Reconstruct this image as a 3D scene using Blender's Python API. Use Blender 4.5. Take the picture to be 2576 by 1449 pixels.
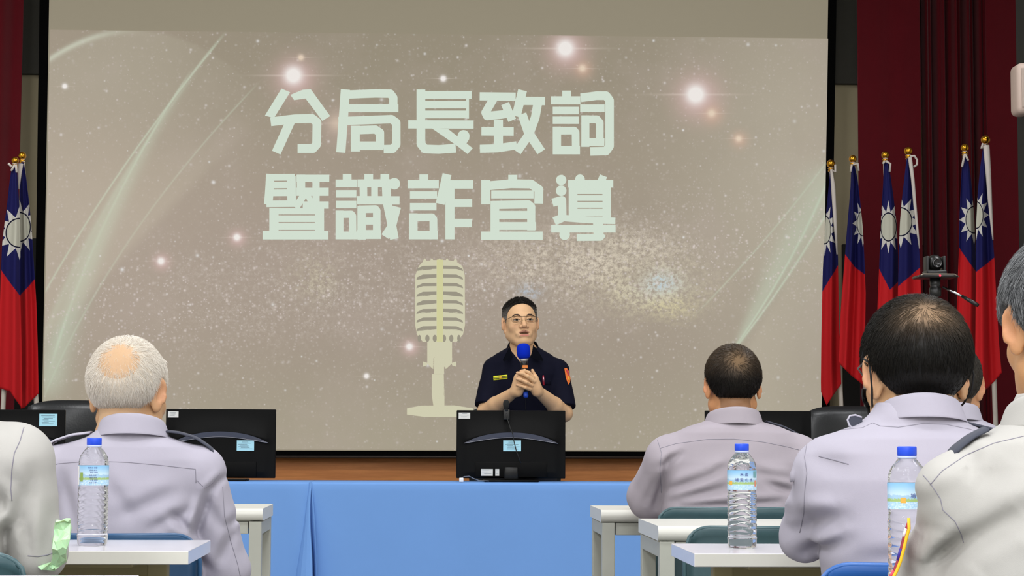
import bpy, bmesh, math, random
import numpy as np
from mathutils import Matrix, Vector
from mathutils.bvhtree import BVHTree

# ------------------------------------------------------------------ camera, light, exposure
SC = bpy.context.scene
C = SC.collection
for o in list(SC.objects):
    bpy.data.objects.remove(o)
F = 5000.0                                   # focal length in pixels of the 2576 x 1449 frame
CAM = Vector((0.0, 0.0, 0.97))
YAW, PITCH, ROLL = math.radians(2.577), math.radians(4.285), math.radians(0.25)
CR = Matrix.Rotation(-YAW, 3, 'Z') @ Matrix.Rotation(math.pi / 2 + PITCH, 3, 'X') @ Matrix.Rotation(ROLL, 3, 'Z')
cd = bpy.data.cameras.new('camera')
cd.sensor_fit = 'HORIZONTAL'; cd.sensor_width = 36.0; cd.lens = F / 2576.0 * 36.0
cd.clip_start = 0.05; cd.clip_end = 100
cam = bpy.data.objects.new('camera', cd); C.objects.link(cam)
cam.matrix_world = Matrix.Translation(CAM) @ CR.to_4x4()
SC.camera = cam
w = bpy.data.worlds.new('world'); SC.world = w; w.use_nodes = True
w.node_tree.nodes['Background'].inputs[0].default_value = (0.8, 0.85, 1, 1)
w.node_tree.nodes['Background'].inputs[1].default_value = 0.05
SC.view_settings.view_transform = 'Standard'; SC.view_settings.look = 'None'
SC.view_settings.gamma = 1.0; SC.view_settings.use_curve_mapping = False
SC.view_settings.exposure = 0.0
SC.cycles.use_denoising = True
SC.cycles.max_bounces = 8; SC.cycles.transmission_bounces = 8; SC.cycles.diffuse_bounces = 3; SC.cycles.glossy_bounces = 3
SC.cycles.use_adaptive_sampling = True; SC.cycles.adaptive_threshold = 0.02
SC.cycles.sample_clamp_indirect = 4.0

def lamp(x, y, sx, sy, power, col=(1.0, 0.97, 0.93), z=4.14):
    d = bpy.data.lights.new('ceiling_lamp', 'AREA'); d.shape = 'RECTANGLE'; d.size = sx; d.size_y = sy
    d.energy = power; d.color = col
    o = bpy.data.objects.new('ceiling_lamp', d); C.objects.link(o); o.location = (x, y, z)
# fluorescent panels: bright over the audience, fewer towards the stage
for y, pw in ((-5.2, 92), (-3.4, 92), (-1.6, 80), (0.9, 58), (3.4, 44), (5.9, 46), (8.6, 44)):
    for x in (-3.0, 0.2, 3.4):
        lamp(x, y, 1.2, 0.6, pw, (0.97, 0.98, 1.0))

def P(px, py, Y):
    """pixel of the 2576x1449 photograph -> the point of its ray that lies at depth Y"""
    d = CR @ Vector(((px - 1288.0) / F, -(py - 724.5) / F, -1.0))
    return CAM + d * (Y / d.y)
def PZ(px, py, Y):
    p = P(px, py, Y); return np.array((p.x, p.y, p.z))

# ------------------------------------------------------------------ helpers: things, parts, materials
def lin(c):
    if isinstance(c, str):
        c = tuple(int(c[i:i + 2], 16) / 255 for i in (0, 2, 4))
    return tuple((v / 12.92 if v <= 0.04045 else ((v + 0.055) / 1.055) ** 2.4) for v in c)
def thing(name, label, cat, loc=(0, 0, 0), group=None):
    o = bpy.data.objects.new(name, None); C.objects.link(o); o.location = loc
    o.empty_display_size = 0.1
    return tag(o, label, cat, group)
def tag(o, label, cat, group=None):
    o['label'] = label; o['category'] = cat
    if group: o['group'] = group
    return o
def origin(p):
    v = Vector((0, 0, 0))
    while p is not None:
        v += p.location; p = p.parent
    return v
def obj(name, V, Fc, mat, parent=None, smooth=False, at=None, uv=None, col=None, label=None):
    """one mesh object; V in world coordinates (made relative to the parent, or to AT for a top-level thing)"""
    me = bpy.data.meshes.new(name)
    V = np.asarray(V, dtype=np.float64).reshape(-1, 3)
    base = origin(parent) if parent is not None else Vector(at if at is not None else (0, 0, 0))
    me.from_pydata((V - np.array(base)).tolist(), [], [list(map(int, f)) for f in Fc] if not isinstance(Fc, np.ndarray) else Fc.tolist())
    if smooth: me.polygons.foreach_set('use_smooth', [True] * len(me.polygons))
    for m in (mat if isinstance(mat, (list, tuple)) else [mat]):
        if m is not None: me.materials.append(m)
    if uv is not None:
        l = me.uv_layers.new(name='UVMap')
        idx = np.zeros(len(me.loops), dtype=np.int32); me.loops.foreach_get('vertex_index', idx)
        l.data.foreach_set('uv', np.asarray(uv, dtype=np.float32)[idx].ravel())
    if col is not None:
        a = me.color_attributes.new('Col', 'FLOAT_COLOR', 'POINT')
        c4 = np.ones((len(V), 4), dtype=np.float32); c4[:, :3] = col
        a.data.foreach_set('color', c4.ravel())
    me.update()
    o = bpy.data.objects.new(name, me); C.objects.link(o)
    if parent is not None: o.parent = parent
    else: o.location = base
    if label: o['label'] = label
    return o
def struct(name, V, Fc, mat, **k):
    o = obj(name, V, Fc, mat, **k); o['kind'] = 'structure'; return o
def dup(root, loc, label, rotz=0.0, name=None):
    r = root.copy(); C.objects.link(r); r.location = loc; r.rotation_euler = (0, 0, rotz); r['label'] = label
    for ch in list(root.children):
        c = ch.copy(); C.objects.link(c); c.parent = r
        for g in list(ch.children):
            d = g.copy(); C.objects.link(d); d.parent = c
    return r

class MB:
    """collects boxes, tubes, lathes ... for one mesh"""
    def __init__(s): s.v = []; s.f = []; s.n = 0
    def add(s, V, Fc):
        V = np.asarray(V, dtype=float).reshape(-1, 3)
        s.v.append(V); s.f += [[i + s.n for i in f] for f in Fc]; s.n += len(V); return s
    def bm(s, bm):
        bm.verts.ensure_lookup_table(); bm.verts.index_update()
        s.add([v.co[:] for v in bm.verts], [[v.index for v in f.verts] for f in bm.faces]); bm.free(); return s
    def box(s, lo, hi, bev=0.0, seg=2):
        lo = np.array(lo, float); hi = np.array(hi, float)
        lo, hi = np.minimum(lo, hi), np.maximum(lo, hi)
        bm = bmesh.new(); bmesh.ops.create_cube(bm, size=1)
        for v in bm.verts: v.co = Vector((lo + hi) / 2) + Vector([a * b for a, b in zip(v.co, hi - lo)])
        if bev > 0: bmesh.ops.bevel(bm, geom=bm.edges[:], offset=min(bev, 0.49 * float(min(hi - lo))), segments=seg, profile=0.5, affect='EDGES')
        return s.bm(bm)
    def tube(s, pts, r, n=10, caps=True):
        pts = [np.array(p, float) for p in pts]; m = len(pts)
        rr = r if hasattr(r, '__len__') else [r] * m
        V = []; up = None
        for i in range(m):
            t = pts[min(i + 1, m - 1)] - pts[max(i - 1, 0)]; t /= (np.linalg.norm(t) + 1e-12)
            if up is None:
                up = np.array((0, 0, 1.0)) if abs(t[2]) < 0.9 else np.array((1.0, 0, 0))
            a = np.cross(t, up); a /= (np.linalg.norm(a) + 1e-12); b = np.cross(a, t); up = b
            for k in range(n):
                th = 2 * math.pi * k / n
                V.append(pts[i] + rr[i] * (math.cos(th) * a + math.sin(th) * b))
        Fc = [[i * n + k, i * n + (k + 1) % n, (i + 1) * n + (k + 1) % n, (i + 1) * n + k] for i in range(m - 1) for k in range(n)]
        if caps: Fc += [list(range(n))[::-1], [(m - 1) * n + k for k in range(n)]]
        return s.add(V, Fc)
    def lathe(s, prof, c, n=32, axis=None):
        """prof: (r, z) list around a vertical axis through c; AXIS tilts it"""
        V = []; m = len(prof)
        R = Matrix.Identity(3) if axis is None else Vector((0, 0, 1)).rotation_difference(Vector(axis)).to_matrix()
        for r, z in prof:
            for k in range(n):
                th = 2 * math.pi * k / n
                V.append(np.array(c) + np.array(R @ Vector((r * math.cos(th), r * math.sin(th), z))))
        Fc = [[i * n + k, i * n + (k + 1) % n, (i + 1) * n + (k + 1) % n, (i + 1) * n + k] for i in range(m - 1) for k in range(n)]
        Fc += [list(range(n))[::-1], [(m - 1) * n + k for k in range(n)]]
        return s.add(V, Fc)
    def poly(s, pts, thick):
        """a flat polygon (3-D points, possibly concave) with thickness vector THICK"""
        pts = [Vector(p) for p in pts]; t = Vector(thick)
        bm = bmesh.new(); a = [bm.verts.new(p) for p in pts]; b = [bm.verts.new(p + t) for p in pts]
        n = len(pts)
        fs = [bm.faces.new(a), bm.faces.new(b[::-1])]
        for i in range(n): bm.faces.new((a[i], b[i], b[(i + 1) % n], a[(i + 1) % n]))
        bmesh.ops.triangulate(bm, faces=fs); bmesh.ops.recalc_face_normals(bm, faces=bm.faces[:])
        return s.bm(bm)
    def done(s, name, mat, parent=None, smooth=False, **k):
        return obj(name, np.concatenate(s.v), s.f, mat, parent, smooth, **k)
def weld_normals(o):
    bm = bmesh.new(); bm.from_mesh(o.data); bmesh.ops.recalc_face_normals(bm, faces=bm.faces[:]); bm.to_mesh(o.data); bm.free(); return o
def grid(nu, nv, fn):
    """quad grid, fn(u, v) -> point"""
    V = [fn(i / (nu - 1), j / (nv - 1)) for j in range(nv) for i in range(nu)]
    Fc = [[j * nu + i, j * nu + i + 1, (j + 1) * nu + i + 1, (j + 1) * nu + i] for j in range(nv - 1) for i in range(nu - 1)]
    return np.array([tuple(v) for v in V]), Fc
def solid(o, t, offset=0.0):
    m = o.modifiers.new('thickness', 'SOLIDIFY'); m.thickness = t; m.offset = offset; return o

class E:
    """shader maths by overloaded operators"""
    def __init__(s, nt, x): s.nt = nt; s.x = x
    def op(s, kind, a, b=None, c=None):
        n = s.nt.nodes.new('ShaderNodeMath'); n.operation = kind
        for i, q in enumerate((a, b, c)):
            if q is None: continue
            q = q.x if isinstance(q, E) else q
            if isinstance(q, (int, float)): n.inputs[i].default_value = q
            else: s.nt.links.new(q, n.inputs[i])
        return E(s.nt, n.outputs[0])
    def __add__(s, o): return s.op('ADD', s, o)
    __radd__ = __add__
    def __sub__(s, o): return s.op('SUBTRACT', s, o)
    def __rsub__(s, o): return s.op('SUBTRACT', o, s)
    def __mul__(s, o): return s.op('MULTIPLY', s, o)
    __rmul__ = __mul__
    def __truediv__(s, o): return s.op('DIVIDE', s, o)
    def gt(s, o): return s.op('GREATER_THAN', s, o)
    def lt(s, o): return s.op('LESS_THAN', s, o)
    def max(s, o): return s.op('MAXIMUM', s, o)
    def min(s, o): return s.op('MINIMUM', s, o)
    def abs(s): return s.op('ABSOLUTE', s)
    def sqrt(s): return s.op('SQRT', s)
    def pow(s, o): return s.op('POWER', s, o)
    def gauss(s): return s.op('POWER', 2.71828, s.op('MULTIPLY', s.op('MULTIPLY', s, s), -1.0))
    def step(s, a, b):
        n = s.nt.nodes.new('ShaderNodeMapRange'); n.interpolation_type = 'SMOOTHSTEP'
        s.nt.links.new(s.x, n.inputs[0]); n.inputs[1].default_value = a; n.inputs[2].default_value = b
        return E(s.nt, n.outputs[0])
def mixc(nt, fac, a, b):
    n = nt.nodes.new('ShaderNodeMix'); n.data_type = 'RGBA'
    for i, q in ((0, fac), (6, a), (7, b)):
        q = q.x if isinstance(q, E) else q
        if isinstance(q, (int, float)): n.inputs[i].default_value = q
        elif isinstance(q, tuple): n.inputs[i].default_value = (*q[:3], 1)
        else: nt.links.new(q, n.inputs[i])
    return n.outputs[2]
def uvxy(nt, kind='UV'):
    t = nt.nodes.new('ShaderNodeTexCoord'); s = nt.nodes.new('ShaderNodeSeparateXYZ')
    nt.links.new(t.outputs[kind], s.inputs[0])
    return E(nt, s.outputs[0]), E(nt, s.outputs[1]), E(nt, s.outputs[2]), t.outputs[kind]
def noise(nt, vec, scale, detail=3, rough=0.55):
    n = nt.nodes.new('ShaderNodeTexNoise'); n.inputs['Scale'].default_value = scale
    n.inputs['Detail'].default_value = detail; n.inputs['Roughness'].default_value = rough
    if vec is not None: nt.links.new(vec, n.inputs['Vector'])
    return E(nt, n.outputs[0])
MATS = {}
def mat(name, col, rough=0.5, metal=0.0, spec=0.5, vary=0.0, vscale=20.0, bump=0.0, bscale=200.0, attr=False, emit=None, estr=1.0, sheen=0.0, stretch=None, coat=0.0):
    if name in MATS: return MATS[name]
    m = bpy.data.materials.new(name); m.use_nodes = True; nt = m.node_tree; b = nt.nodes['Principled BSDF']
    c = lin(col); b.inputs['Base Color'].default_value = (*c, 1)
    b.inputs['Roughness'].default_value = rough; b.inputs['Metallic'].default_value = metal
    b.inputs['Specular IOR Level'].default_value = spec
    if sheen: b.inputs['Sheen Weight'].default_value = sheen
    if coat: b.inputs['Coat Weight'].default_value = coat; b.inputs['Coat Roughness'].default_value = 0.1
    t = nt.nodes.new('ShaderNodeTexCoord'); vec = t.outputs['Object']
    if stretch:
        mp = nt.nodes.new('ShaderNodeMapping'); mp.inputs['Scale'].default_value = stretch
        nt.links.new(vec, mp.inputs[0]); vec = mp.outputs[0]
    src = None
    if attr:
        a = nt.nodes.new('ShaderNodeAttribute'); a.attribute_name = 'Col'; src = a.outputs[0]; nt.links.new(src, b.inputs['Base Color'])
    if vary:
        nz = noise(nt, vec, vscale, 4)
        k = (nz - 0.5) * (2 * vary) + 1.0
        mx = nt.nodes.new('ShaderNodeVectorMath'); mx.operation = 'SCALE'
        if src is not None: nt.links.new(src, mx.inputs[0])
        else: mx.inputs[0].default_value = c
        nt.links.new(k.x, mx.inputs['Scale']); nt.links.new(mx.outputs[0], b.inputs['Base Color'])
    if bump:
        nz = noise(nt, vec, bscale, 3); bp = nt.nodes.new('ShaderNodeBump'); bp.inputs['Strength'].default_value = bump
        bp.inputs['Distance'].default_value = 0.002
        nt.links.new(nz.x, bp.inputs['Height']); nt.links.new(bp.outputs[0], b.inputs['Normal'])
    if emit is not None:
        b.inputs['Emission Color'].default_value = (*lin(emit), 1); b.inputs['Emission Strength'].default_value = estr
    MATS[name] = m
    return m

# ------------------------------------------------------------------ signed-distance modelling for bodies and clothes
def rc(p, a, b, r1, r2=None):
    r2 = r1 if r2 is None else r2
    a = np.asarray(a, np.float32); b = np.asarray(b, np.float32); ba = b - a
    pa = p - a
    t = np.clip(pa @ ba / max(float(ba @ ba), 1e-9), 0, 1)
    q = pa - t[:, None] * ba
    return np.sqrt((q * q).sum(1)) - (r1 + (r2 - r1) * t)
def ell(p, c, r, R=None):
    q = p - np.asarray(c, np.float32)
    if R is not None: q = q @ np.asarray(R, np.float32)
    r = np.asarray(r, np.float32)
    k0 = np.sqrt(((q / r) ** 2).sum(1)); k1 = np.sqrt(((q / (r * r)) ** 2).sum(1))
    return k0 * (k0 - 1) / (k1 + 1e-6)
def smin(a, b, k):
    h = np.clip(0.5 + 0.5 * (b - a) / k, 0, 1)
    return b + (a - b) * h - k * h * (1 - h)
def smax(a, b, k): return -smin(-a, -b, k)
def loft(p, zs, a, b, cx=0.0, cy=0.0, n=2.4):
    z = p[:, 2]; A = np.interp(z, zs, a); B = np.interp(z, zs, b)
    X = np.interp(z, zs, cx) if hasattr(cx, '__len__') else cx
    Y = np.interp(z, zs, cy) if hasattr(cy, '__len__') else cy
    e = (np.abs((p[:, 0] - X) / A) ** n + np.abs((p[:, 1] - Y) / B) ** n) ** (1 / n)
    d = (e - 1) * np.minimum(A, B)
    return np.maximum(d, np.maximum(zs[0] - z, z - zs[-1]))
def sdf_mesh(f, lo, hi, h):
    """surface nets over a sparse grid; returns vertices and quads"""
    lo = np.array(lo, float); hi = np.array(hi, float); B = 8
    nb = np.maximum(1, np.ceil((hi - lo) / (h * B)).astype(int)); n = nb * B
    bi = np.stack(np.meshgrid(*[np.arange(k) for k in nb], indexing='ij'), -1).reshape(-1, 3)
    cen = (lo + (bi + 0.5) * B * h - 0.5 * h).astype(np.float32)
    dc = f(cen)
    act = np.abs(dc) < 0.866 * B * h * 1.7 + 0.004
    D = np.repeat(np.repeat(np.repeat(np.where(dc < 0, -1, 1).reshape(nb).astype(np.float32), B, 0), B, 1), B, 2)
    off = np.stack(np.meshgrid(*[np.arange(B)] * 3, indexing='ij'), -1).reshape(-1, 3)
    ab = bi[act]
    for s in range(0, len(ab), 400):
        ii = (ab[s:s + 400, None, :] * B + off[None]).reshape(-1, 3)
        D[ii[:, 0], ii[:, 1], ii[:, 2]] = f((lo + ii * h).astype(np.float32))
    D[0] = D[-1] = 1; D[:, 0] = D[:, -1] = 1; D[:, :, 0] = D[:, :, -1] = 1
    S = D < 0
    cnt = np.zeros(np.array(S.shape) - 1, np.int8)
    cor = [(i, j, k) for i in (0, 1) for j in (0, 1) for k in (0, 1)]
    sl = lambda c: tuple(slice(c[a], S.shape[a] - 1 + c[a]) for a in range(3))
    for c in cor: cnt += S[sl(c)]
    mix = (cnt > 0) & (cnt < 8)
    ci = np.argwhere(mix); ids = np.full(mix.shape, -1, np.int64); ids[mix] = np.arange(len(ci))
    acc = np.zeros((len(ci), 3)); num = np.zeros(len(ci))
    for c in cor:
        for a in range(3):
            if c[a]: continue
            d = list(c); d[a] = 1
            v0 = D[ci[:, 0] + c[0], ci[:, 1] + c[1], ci[:, 2] + c[2]]; v1 = D[ci[:, 0] + d[0], ci[:, 1] + d[1], ci[:, 2] + d[2]]
            m = (v0 < 0) != (v1 < 0)
            t = np.where(m, v0 / np.where(m, v0 - v1, 1), 0)
            q = np.tile(np.array(c, float), (len(ci), 1)); q[:, a] += t
            acc[m] += q[m]; num[m] += 1
    V = lo + (ci + acc / num[:, None]) * h
    Q = []
    for a in range(3):
        b, c = (a + 1) % 3, (a + 2) % 3
        s0 = [slice(None)] * 3; s1 = [slice(None)] * 3; s0[a] = slice(0, -1); s1[a] = slice(1, None)
        A0 = S[tuple(s0)]; A1 = S[tuple(s1)]
        e = np.argwhere(A0 != A1)
        e = e[(e[:, b] > 0) & (e[:, c] > 0) & (e[:, b] < S.shape[b] - 1) & (e[:, c] < S.shape[c] - 1)]
        inside = A0[e[:, 0], e[:, 1], e[:, 2]]
        def at(db, dc):
            k = e.copy(); k[:, b] += db; k[:, c] += dc; return ids[k[:, 0], k[:, 1], k[:, 2]]
        q = np.stack((at(-1, -1), at(0, -1), at(0, 0), at(-1, 0)), 1)
        q[~inside] = q[~inside][:, ::-1]; Q.append(q)
    Q = np.concatenate(Q); Q = Q[(Q >= 0).all(1)]
    return V, Q
def vnormals(V, Q):
    n = np.cross(V[Q[:, 2]] - V[Q[:, 0]], V[Q[:, 3]] - V[Q[:, 1]])
    N = np.zeros_like(V)
    for k in range(4): np.add.at(N, Q[:, k], n)
    return N / (np.linalg.norm(N, axis=1)[:, None] + 1e-12)
def bvh_of(o):
    bm = bmesh.new(); bm.from_mesh(o.data); org = origin(o.parent) if o.parent else o.location
    bmesh.ops.translate(bm, verts=bm.verts[:], vec=org)
    t = BVHTree.FromBMesh(bm); bm.free(); return t
def hit(bvh, px, py):
    d = (P(px, py, 5.0) - CAM).normalized()
    loc, nor, i, dist = bvh.ray_cast(CAM, d)
    return (loc, nor) if loc is not None else (None, None)
def seam(name, bvh, pts, r, m, parent, lift=0.0, step=6.0):
    """a thin line of stitching that lies on a garment, along image points"""
    out = []
    for (x0, y0), (x1, y1) in zip(pts[:-1], pts[1:]):
        k = max(2, int(math.hypot(x1 - x0, y1 - y0) / step))
        for i in range(k + 1):
            loc, nor = hit(bvh, x0 + (x1 - x0) * i / k, y0 + (y1 - y0) * i / k)
            if loc is not None and (not out or (out[-1] - loc).length > 0.001): out.append(loc + nor * lift)
    if len(out) < 2: return None
    return MB().tube(out, r, 6).done(name, m, parent, True)
# ------------------------------------------------------------------ the room
YS, YW = 11.40, 11.56                       # screen plane, front wall
XL, XR, YB, ZC = -5.0, 6.6, -6.5, 4.2
M_wall = mat('wall_paint', 'b4a888', 0.85, vary=0.04, vscale=3)
M_white = mat('white_paint', 'd8d6d0', 0.85)
M_floor = mat('floor_tile', '8c8a86', 0.45, vary=0.08, vscale=6)
M_dark = mat('dark_panel', '3c3a33', 0.9, vary=0.06)
M_black = mat('black_panel', '15130f', 0.8)
def slab(name, lo, hi, m, bev=0): return struct_mb(name, MB().box(lo, hi, bev), m)
def struct_mb(name, mb, m, parent=None):
    o = mb.done(name, m, parent); o['kind'] = 'structure'; return o
slab('floor', (XL, YB, -0.1), (XR, YW, 0), M_floor)
slab('ceiling', (XL, YB, ZC), (XR, YW, ZC + 0.1), M_white)
slab('wall_left', (XL - 0.1, YB, 0), (XL, YW, ZC), M_white)
slab('wall_right', (XR, YB, 0), (XR + 0.1, YW, ZC), M_white)
slab('wall_back', (XL, YB - 0.1, 0), (XR, YB, ZC), M_white)
slab('wall_front', (XL, YW, 0), (XR, YW + 0.1, ZC), M_wall)
# wood dado below the screen, dark grey bulkhead above, dark panels at both sides of the screen
def wood(name, base, dark, sc=(0.6, 6, 9)):
    m = bpy.data.materials.new(name); m.use_nodes = True; nt = m.node_tree; b = nt.nodes['Principled BSDF']
    t = nt.nodes.new('ShaderNodeTexCoord'); mp = nt.nodes.new('ShaderNodeMapping'); mp.inputs['Scale'].default_value = sc
    nt.links.new(t.outputs['Object'], mp.inputs[0])
    n = noise(nt, mp.outputs[0], 5, 6, 0.65)
    nt.links.new(mixc(nt, n.step(0.35, 0.7), lin(dark), lin(base)), b.inputs['Base Color'])
    b.inputs['Roughness'].default_value = 0.45; return m
M_wood = wood('brown_wood', 'e8964e', 'd0803c', (0.5, 4, 9))
slab('trim_1', (P(560, 1100, YW).x, YW - 0.03, 0), (P(2120, 1100, YW).x, YW - 0.002, 1.0), M_wood)
zl = P(60, 185, YW - 0.05).z; zr = P(2130, 210, YW - 0.05).z
slab('trim_2', (XL, YW - 0.05, zl), (0.6, YW - 0.003, ZC), M_dark)
slab('trim_3', (0.6, YW - 0.05, zr), (XR, YW - 0.003, ZC), M_dark)
slab('trim_4', (XL, YW - 0.04, 0), (P(560, 1100, YW).x - 0.002, YW - 0.003, P(60, 601, YW).z), M_black)
slab('trim_5', (P(2120, 1100, YW).x + 0.002, YW - 0.04, 0), (XR, YW - 0.003, P(2130, 616, YW).z), M_black)

# ------------------------------------------------------------------ curtains
M_cur = mat('dark_red_velvet', '560a14', 0.95, spec=0.15, sheen=0.15, vary=0.12, vscale=5, bump=0.3, bscale=300)
def curtain(px0, px1, Y, amp, waves, label, seed=0, ztop=ZC - 0.05, zbot=0.03, soft=0.0):
    random.seed(seed)
    x0, x1 = P(px0, 600, Y).x, P(px1, 600, Y).x
    ph = [random.uniform(0, 6.28) for _ in range(4)]
    def fn(u, v):
        x = x0 + (x1 - x0) * u
        y = Y + amp * (math.sin(2 * math.pi * waves * u + ph[0]) + 0.45 * math.sin(2 * math.pi * waves * 2.3 * u + ph[1] + 0.5 * v)
                       + 0.25 * math.sin(2 * math.pi * waves * 0.4 * u + ph[2]))
        return (x + soft * v, y, ztop + (zbot - ztop) * v)
    V, Fc = grid(max(40, int(waves * 26)), 14, fn)
    o = obj('stage_curtain', V, Fc, M_cur, smooth=True, at=((x0 + x1) / 2, Y, 0)); solid(o, 0.006)
    return tag(o, label, 'curtain', 'dark red stage curtains')
curtain(-420, 44, 11.33, 0.035, 4, 'dark red velvet stage curtain left of the projection screen', 3)
curtain(2160, 2320, 11.28, 0.006, 1.2, 'flat dark red curtain panel beside the right edge of the screen', 5, soft=0.0)
curtain(2326, 2500, 11.40, 0.035, 5, 'pleated dark red curtain between two flat red panels', 9)
curtain(2486, 2800, 11.27, 0.008, 1.5, 'flat dark red curtain panel behind the tallest flag', 11)

# dark pillar at the right with a pale wall speaker
yp = 9.3
xp = P(2559, 300, yp + 0.4).x
slab('trim_6', (xp, yp, 0), (xp + 0.5, yp + 0.4, ZC - 0.002), mat('dark_pillar', '1c1f1d', 0.7))
p0, p1 = P(2561, 285, yp + 0.12), P(2600, 156, yp + 0.12)
t = thing('wall_speaker', 'pale rounded box speaker fixed on the dark pillar at the right edge', 'speaker', (xp, yp + 0.17, p0.z))
MB().box((p0.x, yp + 0.12, p0.z), (xp - 0.001, yp + 0.26, p1.z), 0.03, 4).done('housing', mat('pale_plastic', 'c9b3a6', 0.5), t, True)
MB().box((p0.x + 0.02, yp + 0.116, p0.z + 0.03), (xp - 0.01, yp + 0.122, p1.z - 0.03), 0.002).done('grille', mat('speaker_mesh', 'b8a69a', 0.7), t)

# ------------------------------------------------------------------ projection screen with the projected slide
M_fab = mat('screen_fabric', '6e695c', 0.9, spec=0.1, emit='99907c', estr=0.62)  # emission stands in for projector and room light on the blank fabric
M_bord = mat('screen_border', '040404', 0.9, spec=0.05)
scr = thing('projection_screen', 'large white projection screen showing a starry title slide', 'projection screen', (P(1090, 1140, YS).x, YS, 0.0))
def q(px, py, Y=YS, dy=0.0):
    p = P(px, py, Y); return np.array((p.x, p.y + dy, p.z))
def band(name, tl, tr, br, bl, m, dy, parent=scr, thick=0.004):
    return weld_normals(MB().poly([q(*tl, YS, dy), q(*tr, YS, dy), q(*br, YS, dy), q(*bl, YS, dy)], (0, thick, 0)).done(name, m, parent))
band('fabric', (128, -260), (2088, -260), (2064, 1137), (104, 1132), M_fab, 0.002)
band('border', (103, -290), (2110, -290), (2086, 1149), (82, 1145), M_bord, 0.008, thick=0.01)
MB().tube([q(85, 1147, YS, 0.02), q(2087, 1151, YS, 0.02)], 0.012, 10).done('bottom_bar', mat('dark_bar', '2a1d14', 0.5), scr, True)

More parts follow.
